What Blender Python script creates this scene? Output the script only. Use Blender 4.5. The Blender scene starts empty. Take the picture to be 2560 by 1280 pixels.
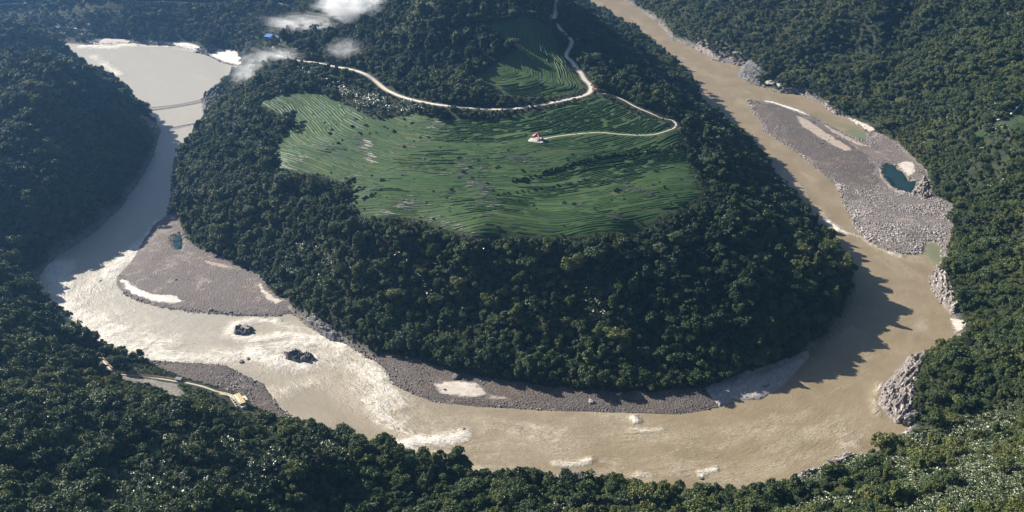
import bpy, bmesh, math, random
import numpy as np
from mathutils import Vector, Matrix
from mathutils.geometry import delaunay_2d_cdt

scene = bpy.context.scene
COL = scene.collection
R = math.radians
rng = np.random.default_rng(11)
random.seed(11)

# ------------------------------------------------------------------ camera
CAM_H, PITCH, FOCAL = 600.0, R(27.0), 2459.0      # focal length in pixels of a 2560 px wide frame
cam_data = bpy.data.cameras.new('camera')
cam_data.sensor_width = 36.0
cam_data.lens = 36.0 * FOCAL / 2560.0
cam_data.clip_start, cam_data.clip_end = 5.0, 30000.0
cam = bpy.data.objects.new('camera', cam_data)
cam.location = (0, 0, CAM_H)
cam.rotation_euler = (R(90) - PITCH, 0, 0)
COL.objects.link(cam)
scene.camera = cam

# ------------------------------------------------------------------ sky, sun, exposure
SUN_EL, SUN_AZ = R(30.5), R(57.0)     # azimuth measured from +Y (away from the camera) towards -X
sun_dir = Vector((-math.sin(SUN_AZ) * math.cos(SUN_EL), math.cos(SUN_AZ) * math.cos(SUN_EL), math.sin(SUN_EL)))
world = bpy.data.worlds.new('World')
scene.world = world
world.use_nodes = True
wn = world.node_tree
sky = wn.nodes.new('ShaderNodeTexSky')
sky.sky_type = 'NISHITA'
sky.sun_disc = False
sky.sun_elevation = SUN_EL
sky.sun_rotation = -SUN_AZ
wn.links.new(sky.outputs[0], wn.nodes['Background'].inputs[0])
wn.nodes['Background'].inputs[1].default_value = 0.05
sun_data = bpy.data.lights.new('sun', 'SUN')
sun_data.energy = 5.0
sun_data.angle = R(0.53)
sun_data.color = (1.0, 0.93, 0.82)
sun_ob = bpy.data.objects.new('sun', sun_data)
sun_ob.rotation_euler = sun_dir.to_track_quat('Z', 'Y').to_euler()
sun_ob.location = (-600, 600, 1500)
COL.objects.link(sun_ob)

vs = scene.view_settings
vs.view_transform = 'Standard'
vs.look = 'None'
vs.gamma = 1.0
vs.use_curve_mapping = False
vs.exposure = 0.85
cy = scene.cycles
cy.max_bounces = 6
cy.diffuse_bounces = 1
cy.glossy_bounces = 2
cy.transmission_bounces = 3
cy.volume_bounces = 3
cy.transparent_max_bounces = 8
cy.caustics_reflective = cy.caustics_refractive = False
cy.use_adaptive_sampling = True
cy.adaptive_threshold = 0.015
cy.use_denoising = True
cy.sample_clamp_indirect = 4.0

# ------------------------------------------------------------------ helpers
_cp, _sp = math.cos(PITCH), math.sin(PITCH)


def at(u, v, z=0.0):
    """A point of the survey photograph (2560 x 1280) carried out to height z above the river, in metres."""
    x, y = (u - 1280.0) / FOCAL, (640.0 - v) / FOCAL
    t = (z - CAM_H) / (-_sp + y * _cp)
    return (x * t, (_cp + y * _sp) * t, z)


def ats(pts, z=0.0):
    return np.array([at(p[0], p[1], p[2] if len(p) > 2 else z) for p in pts])


def in_poly(P, poly):
    x, y = P[:, 0], P[:, 1]
    res = np.zeros(len(P), bool)
    b = poly
    m = (x >= b[:, 0].min()) & (x <= b[:, 0].max()) & (y >= b[:, 1].min()) & (y <= b[:, 1].max())
    xs, ys = x[m], y[m]
    r = np.zeros(len(xs), bool)
    for i in range(len(b)):
        x0, y0 = b[i, 0], b[i, 1]
        x1, y1 = b[i - 1, 0], b[i - 1, 1]
        if y0 == y1:
            continue
        r ^= ((y0 > ys) != (y1 > ys)) & (xs < (x1 - x0) * (ys - y0) / (y1 - y0) + x0)
    res[m] = r
    return res


def seg_dist(P, line, closed=False, arc=False):
    """Distance of points to a polyline; with arc also (arc length, signed side) at the nearest point."""
    L = np.asarray(line)[:, :2]
    if closed:
        L = np.vstack([L, L[:1]])
    best = np.full(len(P), 1e18)
    s_best = np.zeros(len(P))
    side = np.zeros(len(P))
    s0 = 0.0
    for i in range(len(L) - 1):
        a, d = L[i], L[i + 1] - L[i]
        ll = float(d @ d)
        if ll < 1e-9:
            continue
        rx, ry = P[:, 0] - a[0], P[:, 1] - a[1]
        t = np.clip((rx * d[0] + ry * d[1]) / ll, 0, 1)
        ex, ey = rx - t * d[0], ry - t * d[1]
        q = ex * ex + ey * ey
        m = q < best
        best[m] = q[m]
        if arc:
            s_best[m] = s0 + t[m] * math.sqrt(ll)
            side[m] = np.sign(d[0] * ry[m] - d[1] * rx[m])
        s0 += math.sqrt(ll)
    best = np.sqrt(best)
    return (best, s_best, side) if arc else best


def smooth_line(pts, step):
    """Catmull-Rom through the points, resampled at about one step."""
    P = np.asarray(pts, float)
    out = []
    for i in range(len(P) - 1):
        p0, p1, p2, p3 = P[max(i - 1, 0)], P[i], P[i + 1], P[min(i + 2, len(P) - 1)]
        n = max(1, int(np.linalg.norm(p2[:2] - p1[:2]) / step))
        for k in range(n):
            t = k / n
            out.append(0.5 * (2 * p1 + (p2 - p0) * t + (2 * p0 - 5 * p1 + 4 * p2 - p3) * t * t + (3 * p1 - p0 - 3 * p2 + p3) * t ** 3))
    out.append(P[-1])
    return np.array(out)


def scatter(poly, spacing, jitter=0.45, seed=0):
    r2 = np.random.default_rng(seed)
    lo_, hi_ = poly[:, :2].min(0), poly[:, :2].max(0)
    q = np.stack(np.meshgrid(np.arange(lo_[0], hi_[0], spacing), np.arange(lo_[1], hi_[1], spacing)), -1).reshape(-1, 2)
    q = q + r2.uniform(-jitter, jitter, q.shape) * spacing
    return q[in_poly(q, poly)]


_tab = np.random.default_rng(5).random((256, 256))


def vnoise(x, y):
    xi, yi = np.floor(x).astype(int), np.floor(y).astype(int)
    fx, fy = x - xi, y - yi
    fx, fy = fx * fx * (3 - 2 * fx), fy * fy * (3 - 2 * fy)
    g = lambda a, b: _tab[a & 255, b & 255]
    return (g(xi, yi) * (1 - fx) + g(xi + 1, yi) * fx) * (1 - fy) + (g(xi, yi + 1) * (1 - fx) + g(xi + 1, yi + 1) * fx) * fy


def fbm(x, y, scale, octv=4):
    x, y = np.asarray(x) / scale, np.asarray(y) / scale
    s, a, tot = 0, 1.0, 0
    for k in range(octv):
        s = s + a * (vnoise(x * 2 ** k + 17.3 * k, y * 2 ** k + 9.1 * k) * 2 - 1)
        tot += a
        a *= 0.5
    return s / tot


def mesh_from(name, verts, faces, mats=(), smooth=False):
    me = bpy.data.meshes.new(name)
    verts = np.asarray(verts, np.float32)
    faces = np.asarray(faces, np.int32)
    n = faces.shape[1]
    me.vertices.add(len(verts))
    me.vertices.foreach_set('co', verts.ravel())
    me.loops.add(faces.size)
    me.loops.foreach_set('vertex_index', faces.ravel())
    me.polygons.add(len(faces))
    me.polygons.foreach_set('loop_start', np.arange(0, faces.size, n, dtype=np.int32))
    me.polygons.foreach_set('use_smooth', np.full(len(faces), smooth))
    me.update(calc_edges=True)
    for m in mats:
        me.materials.append(m)
    return me


def add_attr(me, name, vals):
    a = me.attributes.new(name, 'FLOAT', 'POINT')
    a.data.foreach_set('value', np.asarray(vals, np.float32))


def link(name, me, parent=None, **props):
    o = bpy.data.objects.new(name, me)
    COL.objects.link(o)
    if parent is not None:
        o.parent = parent
    for k, v in props.items():
        o[k] = v
    return o


def empty(name, loc, rz=0.0, **props):
    o = link(name, None, None, **props)
    o.location = loc
    o.rotation_euler = (0, 0, rz)
    return o


# ------------------------------------------------------------------ survey of the valley (image points carried to the ground)
INNER = [(-260, 60), (60, 96), (215, 112), (330, 108), (430, 113), (500, 128), (520, 140), (560, 158), (605, 168), (600, 190), (560, 222), (505, 246),
         (512, 290), (508, 325), (480, 365), (438, 395), (432, 450), (428, 500), (418, 540), (385, 562), (360, 600), (335, 645), (292, 692), (292, 712),
         (310, 735), (350, 755), (400, 768), (480, 780), (600, 790), (680, 792), (735, 783), (770, 815), (850, 852), (930, 897), (960, 920),
         (985, 965), (1080, 1005), (1180, 1016), (1250, 1020), (1400, 1028), (1480, 1030), (1560, 1032), (1690, 1037), (1740, 1030), (1795, 1020),
         (1830, 1002), (1900, 998), (1960, 962), (2020, 890), (2070, 850), (2115, 790), (2138, 725), (2132, 670), (2085, 610), (1985, 500), (1925, 415),
         (1850, 340), (1760, 295), (1745, 225), (1680, 152), (1590, 76), (1490, 22), (1380, -40), (1240, -120)]
OUTER = [(1440, -120), (1530, -20), (1580, 12), (1640, 52), (1680, 100), (1740, 122), (1790, 152), (1860, 166), (1850, 190), (1890, 212), (1950, 232),
         (2000, 236), (2060, 262), (2080, 285), (2110, 290), (2145, 312), (2170, 335), (2162, 352), (2130, 344), (2060, 308), (2000, 276), (1930, 254), (1868, 250),
         (1882, 275), (1915, 330), (1980, 372), (2040, 420), (2090, 462), (2112, 512), (2135, 560), (2165, 600), (2220, 626), (2270, 637), (2308, 632),
         (2312, 604), (2345, 602), (2362, 640), (2345, 668), (2328, 690), (2330, 720), (2345, 745), (2380, 785), (2380, 830), (2400, 838), (2360, 872),
         (2270, 890), (2210, 968), (2195, 1010), (2240, 1055), (2275, 1068), (2235, 1110), (2140, 1142), (2080, 1160), (1985, 1195), (1900, 1228),
         (1800, 1234), (1640, 1228), (1510, 1216), (1470, 1192), (1395, 1190), (1210, 1195), (1140, 1172), (1050, 1152), (960, 1130), (860, 1105), (790, 1085),
         (735, 1048), (680, 1000), (660, 962), (560, 912), (370, 902), (300, 880), (190, 830), (110, 750), (92, 730), (96, 690), (135, 645), (230, 585),
         (300, 520), (355, 440), (385, 385), (400, 330), (388, 305), (345, 262), (325, 240), (290, 205), (236, 184), (195, 166), (130, 142), (40, 125), (-260, 105)]
IN, OUT = ats(INNER), ats(OUTER)
WATER = np.vstack([IN, OUT])

FIELD = [(640, 262, 112), (700, 235, 121), (790, 228, 123), (850, 258, 124), (935, 300, 127), (1030, 282, 132), (1100, 300, 134), (1250, 300, 138), (1350, 275, 143),
         (1460, 248, 145), (1500, 240, 145), (1600, 290, 137), (1695, 318, 128), (1712, 370, 120), (1735, 430, 113), (1755, 490, 108), (1700, 525, 107),
         (1620, 560, 106), (1560, 585, 105), (1450, 592, 105), (1290, 590, 104), (1180, 596, 103), (1100, 570, 103), (1030, 545, 103), (960, 545, 103), (900, 540, 103),
         (870, 500, 104), (885, 470, 106), (820, 440, 107), (760, 432, 104), (690, 425, 101), (685, 380, 104), (715, 330, 108), (745, 300, 110), (700, 285, 110)]
FIELD2 = [(1225, 65, 214), (1300, 45, 220), (1350, 50, 214), (1385, 85, 195), (1410, 130, 173), (1420, 165, 164), (1450, 195, 154), (1462, 222, 149), (1420, 238, 148),
          (1340, 246, 148), (1270, 240, 150), (1240, 215, 156), (1180, 190, 162), (1250, 150, 176), (1300, 120, 187), (1260, 95, 200)]
# height points (image u, v, ground height)
HP = FIELD + FIELD2 + [
    (1000, 430, 114), (1340, 345, 134), (1200, 450, 117), (1500, 450, 117), (1350, 520, 110), (1150, 380, 123), (1600, 400, 118), (800, 340, 113), (900, 400, 112),
    (1475, 225, 147), (1380, 252, 147), (1270, 272, 146), (1150, 268, 145), (1060, 258, 144), (985, 235, 142), (940, 200, 141), (900, 180, 140), (850, 165, 138), (790, 152, 136), (720, 146, 132),
    (690, 110, 128), (640, 140, 70), (1440, 190, 155), (1425, 130, 170), (1420, 100, 181), (1385, 45, 205), (1385, 5, 218),
    (1150, 110, 188), (1000, 130, 172), (1000, 60, 200), (900, 70, 175), (1100, 10, 240), (1300, 5, 236), (1200, 20, 232), (850, 110, 158), (850, 40, 165), (800, 0, 165), (1450, 40, 190), (1560, 110, 130),
    (1540, 180, 130), (1650, 220, 108), (1720, 300, 95), (1640, 270, 126), (1800, 400, 82), (1850, 480, 76), (1800, 560, 88), (1950, 560, 55), (2040, 640, 42), (2080, 720, 28), (1900, 700, 62),
    (1700, 620, 90), (1500, 660, 84), (1300, 660, 82), (1100, 650, 78), (1000, 600, 92), (1500, 800, 45), (1300, 820, 36), (1700, 800, 48), (1900, 850, 26), (1750, 920, 14), (1500, 930, 12), (1300, 915, 10),
    (1100, 800, 28), (1000, 720, 52), (900, 640, 70), (850, 740, 34), (800, 560, 88), (700, 520, 80), (600, 470, 70), (540, 400, 62), (600, 330, 88), (560, 270, 70), (640, 220, 95), (700, 200, 112),
    (520, 520, 40), (620, 600, 42), (500, 580, 14), (720, 680, 26), (780, 470, 100), (850, 500, 98),
    # left hills
    (345, 258, 24), (300, 236, 66), (250, 224, 98), (180, 226, 126), (100, 232, 144), (20, 260, 122), (-120, 300, 116), (-300, 380, 118), (330, 330, 24), (250, 350, 58), (150, 400, 84), (50, 450, 76), (260, 460, 30), (150, 540, 42), (50, 560, 42), (-60, 600, 54),
    (0, 640, 44), (60, 690, 36), (-100, 760, 80), (0, 800, 68), (80, 850, 52), (150, 860, 32), (230, 890, 22), (0, 980, 94), (150, 1000, 72), (300, 960, 34), (420, 945, 18), (270, 1060, 80), (200, 1120, 92), (0, 1150, 118), (60, 1250, 112), (150, 1280, 118),
    (450, 1010, 34), (560, 1020, 22), (500, 1100, 62), (400, 1200, 82), (300, 1280, 98), (620, 1090, 44), (650, 1150, 56), (560, 1250, 72), (760, 1110, 34), (830, 1150, 42), (980, 1170, 34), (1100, 1170, 24), (700, 1230, 44), (900, 1230, 14), (900, 1285, 10), (720, 1300, 30),
    (1040, 1250, 10), (1130, 1225, 12), (1200, 1240, 18), (1100, 1290, 26), (1280, 1270, 26), (-200, 1280, 170), (-300, 900, 98), (500, 1400, 95), (1280, 1400, 62), (900, 1400, 55),
    (1500, 1270, 24), (1700, 1280, 24), (1900, 1270, 16), (2000, 1240, 14), (2100, 1230, 26), (2200, 1180, 20), (2300, 1200, 48), (2200, 1280, 52), (2450, 1270, 84), (2560, 1200, 96), (1700, 1400, 62), (2300, 1400, 105), (2700, 1300, 150),
    # second left hill and far side
    (280, 185, 10), (230, 140, 30), (180, 100, 52), (110, 82, 78), (40, 72, 92), (-60, 66, 110), (150, 150, 42), (50, 175, 62), (200, 195, 22), (100, 204, 56), (235, 209, 12), (-150, 160, 160), (-300, 100, 200), (300, 85, 15), (330, 60, 30), (430, 90, 13), (500, 90, 20), (430, 50, 38), (350, 20, 56), (250, 50, 38), (150, 50, 33), (60, 40, 33), (20, 8, 51), (200, 8, 61), (550, 110, 18), (560, 60, 43), (600, 10, 75), (480, 5, 68), (700, 50, 70), (740, 10, 96), (650, 100, 39),
    # right hillside
    (2420, 780, 8), (2450, 900, 39), (2350, 950, 26), (2400, 1050, 21), (2330, 1050, 10), (2560, 1050, 49), (2560, 900, 60), (2560, 750, 36), (2460, 650, 26), (2560, 600, 45), (2420, 500, 41), (2560, 450, 75), (2400, 400, 75), (2300, 330, 77), (2450, 300, 115), (2560, 300, 126), (2250, 200, 62), (2400, 150, 109), (2560, 150, 140), (2100, 150, 56), (2000, 160, 41), (1900, 80, 54), (2000, 50, 84), (2150, 50, 115), (2300, 50, 136), (2450, 30, 168), (2560, 0, 198), (1800, 60, 45), (1700, 20, 33), (1800, 0, 75), (1950, 0, 107), (2200, 0, 149), (2700, 100, 183), (2700, 500, 89), (2800, 0, 233), (2700, 900, 78)]
WP = [(0, 0, 330), (-700, 0, 250), (700, 0, 400), (0, -1200, 650), (-1800, 600, 240), (1700, 600, 560), (-2200, 1800, 300), (1900, 1800, 620), (-3500, 0, 800), (3500, 0, 950), (-3500, 3000, 700), (3600, 3000, 1000),
      (-1900, 2700, 190), (-1500, 3300, 330), (-600, 2900, 260), (-150, 2600, 190), (0, 3600, 330), (800, 3200, 260), (1300, 2700, 420), (2000, 3600, 700), (-2500, 4500, 800), (0, 6000, 1100), (3000, 6000, 1200), (-3500, 6500, 1200), (0, -3000, 900), (-3500, -2500, 1200), (3500, -2500, 1200),
      (300, 3100, 120), (520, 3500, 80), (-1450, 2450, 90), (-1400, 2100, 170), (-420, 2350, 170), (-200, 2100, 230)]
ctrl = np.vstack([ats(HP), np.array(WP, float)])
bank = np.vstack([IN[::2], OUT[::2]])
bank = bank[(bank[:, 1] < 4200)]
bank[:, 2] = 2.5
ctrl = np.vstack([ctrl, bank])


def tps_fit(C, lam):
    n = len(C)
    s = 1000.0
    X = C[:, :2] / s
    d2 = ((X[:, None] - X[None]) ** 2).sum(-1)
    K = 0.5 * d2 * np.log(d2 + 1e-12)
    K[np.arange(n), np.arange(n)] = lam
    Pm = np.hstack([np.ones((n, 1)), X])
    A = np.block([[K, Pm], [Pm.T, np.zeros((3, 3))]])
    w = np.linalg.solve(A, np.concatenate([C[:, 2], np.zeros(3)]))
    return X, w, s


def tps_eval(fit, P):
    X, w, s = fit
    out = np.empty(len(P))
    for i in range(0, len(P), 20000):
        Q = P[i:i + 20000] / s
        d2 = (Q[:, :1] - X[None, :, 0]) ** 2 + (Q[:, 1:2] - X[None, :, 1]) ** 2
        out[i:i + 20000] = (0.5 * d2 * np.log(d2 + 1e-12)) @ w[:-3] + w[-3] + Q @ w[-2:]
    return out


def axis(lo, c0, c1, hi, step, grow):
    mid = list(np.arange(c0, c1 + 0.1, step))
    s, x, a = step, c1, []
    while x < hi:
        s *= grow
        x += s
        a.append(x)
    s, x, b = step, c0, []
    while x > lo:
        s *= grow
        x -= s
        b.append(x)
    return np.array(b[::-1] + mid + a)


GX = axis(-5500, -1050, 1000, 5500, 5.0, 1.08)
GY = axis(-3000, 420, 2250, 7000, 5.0, 1.07)
NX, NY = len(GX), len(GY)
gx, gy = np.meshgrid(GX, GY)
GP = np.stack([gx.ravel(), gy.ravel()], 1)
H0 = tps_eval(tps_fit(ctrl, 2e-4), GP)

BAR_LEFT = [(418, 540), (385, 562), (360, 600), (335, 645), (292, 692), (292, 712), (310, 735), (350, 755), (400, 768), (480, 780), (600, 790), (680, 792), (735, 783), (725, 755), (690, 745),
            (655, 700), (620, 682), (560, 652), (500, 628), (470, 605), (455, 560), (440, 540)]
BAR_FRONT = [(930, 897), (960, 920), (985, 965), (1080, 1005), (1180, 1016), (1250, 1020), (1400, 1028), (1480, 1030), (1560, 1032), (1690, 1037), (1740, 1030), (1795, 1020), (1830, 1002), (1900, 998),
             (1960, 962), (2020, 890), (1960, 905), (1870, 945), (1760, 978), (1600, 990), (1480, 985), (1340, 970), (1230, 955), (1130, 935), (1040, 905), (960, 888)]
BAR_RIGHT = [(1868, 250), (1882, 275), (1915, 330), (1980, 372), (2040, 420), (2090, 462), (2112, 512), (2135, 560), (2165, 600), (2220, 626), (2270, 637), (2308, 632), (2312, 604), (2345, 602), (2362, 640),
             (2378, 600), (2382, 520), (2330, 490), (2320, 440), (2280, 400), (2240, 360), (2185, 332), (2170, 335), (2162, 352), (2130, 344), (2060, 308), (2000, 276), (1930, 254)]
BAR_NEAR = [(370, 902), (560, 912), (660, 962), (680, 1000), (735, 1048), (700, 1054), (648, 1032), (590, 990), (510, 972), (440, 946), (378, 917)]
FARSAND = [(520, 140), (560, 158), (605, 168), (612, 150), (590, 132), (545, 126)]
BARS = {k: ats(v) for k, v in dict(left=BAR_LEFT, front=BAR_FRONT, right=BAR_RIGHT, near=BAR_NEAR, far=FARSAND).items()}
BEACHES = [[(2100, 286), (2140, 296), (2200, 326), (2172, 336), (2145, 314)], [(1900, 208), (1955, 199), (1950, 226), (1915, 220)], [(2362, 785), (2392, 788), (2430, 802), (2408, 830), (2384, 836)], [(2232, 1104), (2262, 1072), (2292, 1062), (2272, 1084), (2250, 1104)],
           [(415, 112), (425, 104), (470, 106), (514, 120), (500, 130)], [(215, 112), (250, 98), (330, 100), (330, 110)]]
for _k, _b in enumerate(BEACHES):
    BARS['beach%d' % _k] = ats(_b)

POND_RIGHT = [(2205, 425), (2215, 412), (2232, 412), (2258, 432), (2272, 452), (2290, 450), (2290, 465), (2278, 485), (2258, 480), (2228, 465), (2210, 445)]
POND_LEFT = [(430, 600), (436, 588), (452, 585), (458, 600), (458, 618), (446, 628), (434, 622)]
ponds = [ats(POND_RIGHT, 2.0), ats(POND_LEFT, 2.0)]

wet = in_poly(GP, WATER)
dsh = seg_dist(GP, WATER, closed=True)
bar = np.zeros(len(GP), bool)
for b in BARS.values():
    bar |= in_poly(GP, b)
bar &= ~wet
fieldm = in_poly(GP, ats(FIELD)) | in_poly(GP, ats(FIELD2))
dfield = np.minimum(seg_dist(GP, ats(FIELD), True), seg_dist(GP, ats(FIELD2), True))
GULLIES = [([(2290, -20, 165), (2230, 60, 135), (2120, 110, 72), (1990, 190, 18)], 44, 36), ([(2425, -10, 172), (2335, 110, 100), (2200, 210, 45), (2140, 250, 24)], 24, 26), ([(2560, 60, 200), (2400, 180, 110), (2250, 230, 52), (2130, 280, 8)], 26, 30),
           ([(2700, 200, 210), (2560, 290, 120), (2430, 400, 45)], 15, 28), ([(2600, 650, 95), (2500, 720, 50), (2420, 760, 14)], 9, 26), ([(2600, 960, 100), (2450, 980, 46)], 8, 24),
           ([(1990, -20, 120), (1890, 90, 40)], 10, 26), ([(350, -10, 112), (300, 50, 50), (270, 90, 6)], 12, 45), ([(900, 560, 90), (830, 640, 50), (790, 760, 10)], 9, 24),
           ([(1600, 600, 94), (1620, 760, 58), (1640, 930, 10)], 13, 22), ([(1250, 640, 88), (1200, 760, 48), (1180, 880, 12)], 12, 20), ([(1950, 600, 55), (1930, 760, 42)], 11, 20), ([(1420, 660, 84), (1440, 780, 50), (1430, 900, 14)], 10, 18), ([(1050, 620, 90), (1000, 740, 46), (960, 860, 12)], 10, 20), ([(2600, 820, 90), (2500, 860, 55), (2420, 860, 20)], 10, 24), ([(2560, 520, 90), (2460, 560, 45), (2400, 590, 14)], 10, 24)]
land_n = np.clip((dsh - 12) / 60, 0, 1) * np.clip((np.where(fieldm, 0, dfield) - 5) / 50, 0, 1)
H0 = H0 + land_n * (9.0 * fbm(GP[:, 0], GP[:, 1], 130, 3) + 3.5 * fbm(GP[:, 0] + 500, GP[:, 1], 38, 2))
for g, depth, wid in GULLIES:
    H0 = H0 - depth * np.exp(-(seg_dist(GP, ats(g)) / wid) ** 2) * np.clip(dsh / 40, 0, 1)
H0 = np.where(fieldm, H0 + 0.9 * fbm(GP[:, 0], GP[:, 1], 70, 2), H0)
lo, hi = 0.8 + 0.22 * np.minimum(dsh, 60), 1.2 + 1.25 * dsh
Hh = np.clip(H0, lo, np.where(dsh < 140, hi, 1e9))
Hb = 0.5 + np.minimum(0.11 * dsh, 3.2) + 0.5 * fbm(GP[:, 0], GP[:, 1], 26, 3) * np.clip(dsh / 8, 0, 1)
Hh = np.where(bar, Hb, Hh)
# let the foot of the slope run out on the bars instead of dropping down to them
dbar = np.full(len(GP), 1e9)
for b in BARS.values():
    dbar = np.minimum(dbar, seg_dist(GP, b, True))
foot = (~bar) & (~wet) & (dbar < 140)
Hh = np.where(foot, np.minimum(Hh, 3.6 + 0.9 * dbar + 0.02 * np.maximum(dbar - 30, 0) ** 2 + 0.6 * fbm(GP[:, 0], GP[:, 1], 20, 2)), Hh)
for p in ponds:
    Hh = np.where(in_poly(GP, p), 0.6, Hh)
Hh = np.where(Hh > 380, 380 + 230 * np.tanh((Hh - 380) / 230), Hh)
Hh = np.where(wet, -np.minimum(0.35 * dsh + 0.1, 5.0), Hh)
core = (~wet) & (~bar) & (dsh > 6)
for p in ponds:
    core &= ~in_poly(GP, p)
core2 = core.reshape(NY, NX)
for _ in range(4):
    Hs = Hh.reshape(NY, NX)
    q = Hs.copy()
    q[1:-1, 1:-1] = (Hs[:-2, 1:-1] + Hs[2:, 1:-1] + Hs[1:-1, :-2] + Hs[1:-1, 2:] + 4 * Hs[1:-1, 1:-1]) / 8
    Hh = np.where(core2, q, Hs).ravel()
HG = Hh.reshape(NY, NX)


def ground(x, y):
    """Ground height, bilinear on the terrain grid."""
    x, y = np.atleast_1d(np.asarray(x, float)), np.atleast_1d(np.asarray(y, float))
    i = np.clip(np.searchsorted(GX, x) - 1, 0, NX - 2)
    j = np.clip(np.searchsorted(GY, y) - 1, 0, NY - 2)
    fx, fy = (x - GX[i]) / (GX[i + 1] - GX[i]), (y - GY[j]) / (GY[j + 1] - GY[j])
    return (HG[j, i] * (1 - fx) + HG[j, i + 1] * fx) * (1 - fy) + (HG[j + 1, i] * (1 - fx) + HG[j + 1, i + 1] * fx) * fy


def land(u, v, lift=0.0):
    """Where the sight line through the image point (u, v) meets the ground."""
    p0, p1 = np.array(at(u, v, 420.0)), np.array(at(u, v, -8.0))
    t = np.linspace(0, 1, 900)
    q = p0[None] * (1 - t[:, None]) + p1[None] * t[:, None]
    below = q[:, 2] <= ground(q[:, 0], q[:, 1]) + lift
    k = int(np.argmax(below)) if below.any() else len(t) - 1
    a, b = q[max(k - 1, 0)], q[k]
    for _ in range(12):
        m = (a + b) / 2
        if m[2] <= ground(m[0], m[1])[0] + lift:
            b = m
        else:
            a = m
    return np.array([b[0], b[1], ground(b[0], b[1])[0]])


def lands(pts, lift=0.0):
    return np.array([land(p[0], p[1], lift) for p in pts])

# ------------------------------------------------------------------ materials
def new_mat(name):
    m = bpy.data.materials.new(name)
    m.use_nodes = True
    nt = m.node_tree
    return m, nt, nt.nodes['Principled BSDF'], nt.nodes['Material Output']


def node(nt, typ, ins=None, **kw):
    n = nt.nodes.new(typ)
    for k, v in kw.items():
        setattr(n, k, v)
    for k, v in (ins or {}).items():
        if hasattr(v, 'is_output'):
            nt.links.new(v, n.inputs[k])
        else:
            n.inputs[k].default_value = v
    return n


def noise(nt, scale, detail=4.0, rough=0.55, vec=None, dist=0.0):
    n = node(nt, 'ShaderNodeTexNoise', {'Scale': scale, 'Detail': detail, 'Roughness': rough, 'Distortion': dist})
    if vec is not None:
        nt.links.new(vec, n.inputs['Vector'])
    return n.outputs['Fac']


def ramp(nt, fac, stops):
    r = nt.nodes.new('ShaderNodeValToRGB')
    e = r.color_ramp.elements
    while len(e) < len(stops):
        e.new(0.5)
    for k, (p, c) in enumerate(stops):
        e[k].position = p
        e[k].color = (*c, 1) if len(c) == 3 else c
    nt.links.new(fac, r.inputs[0])
    return r.outputs['Color']


def mixc(nt, fac, a, b):
    m = node(nt, 'ShaderNodeMix', data_type='RGBA')
    for k, v in ((0, fac), (6, a), (7, b)):
        if hasattr(v, 'is_output'):
            nt.links.new(v, m.inputs[k])
        elif k == 0:
            m.inputs[0].default_value = v
        else:
            m.inputs[k].default_value = (*v, 1)
    return m.outputs[2]


def math_n(nt, op, a, b=None, c=None, clamp=False):
    m = nt.nodes.new('ShaderNodeMath')
    m.operation = op
    m.use_clamp = clamp
    for k, v in enumerate((a, b, c)):
        if v is None:
            continue
        if hasattr(v, 'is_output'):
            nt.links.new(v, m.inputs[k])
        else:
            m.inputs[k].default_value = v
    return m.outputs[0]


def maprange(nt, v, a, b, c=0.0, d=1.0):
    n = node(nt, 'ShaderNodeMapRange', {'From Min': a, 'From Max': b, 'To Min': c, 'To Max': d}, interpolation_type='SMOOTHSTEP')
    nt.links.new(v, n.inputs['Value'])
    return n.outputs[0]


def objco(nt):
    return nt.nodes.new('ShaderNodeTexCoord').outputs['Object']


def attr(nt, name, typ='GEOMETRY', out='Fac'):
    n = node(nt, 'ShaderNodeAttribute', attribute_type=typ, attribute_name=name)
    return n.outputs[out]


def bump(nt, bsdf, h, strength, distance):
    b = node(nt, 'ShaderNodeBump', {'Strength': strength, 'Distance': distance, 'Height': h})
    nt.links.new(b.outputs[0], bsdf.inputs['Normal'])


def plain(name, c1, c2=None, scale=0.3, rough=0.85, bstr=0.0, bdist=0.3):
    m, nt, b, o = new_mat(name)
    b.inputs['Roughness'].default_value = rough
    if c2 is None:
        c2 = tuple(0.75 * c for c in c1)
    f = noise(nt, scale, 5, 0.6, objco(nt))
    nt.links.new(ramp(nt, f, [(0.3, c2), (0.7, c1)]), b.inputs['Base Color'])
    if bstr:
        bump(nt, b, f, bstr, bdist)
    return m


# forest floor and slopes: leaf litter, low undergrowth, bare rock near the water line
M_ground, nt, b, _ = new_mat('forest_floor')
v = objco(nt)
under = ramp(nt, noise(nt, 0.09, 6, 0.65, v), [(0.3, (0.012, 0.018, 0.008)), (0.5, (0.026, 0.036, 0.014)), (0.7, (0.05, 0.055, 0.024))])
rockc = ramp(nt, noise(nt, 0.16, 6, 0.7, v), [(0.3, (0.09, 0.078, 0.07)), (0.52, (0.21, 0.185, 0.165)), (0.75, (0.34, 0.31, 0.29))])
nt.links.new(mixc(nt, attr(nt, 'rock'), under, rockc), b.inputs['Base Color'])
b.inputs['Roughness'].default_value = 0.95
bump(nt, b, noise(nt, 0.35, 6, 0.7, v), 0.6, 2.0)

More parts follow.
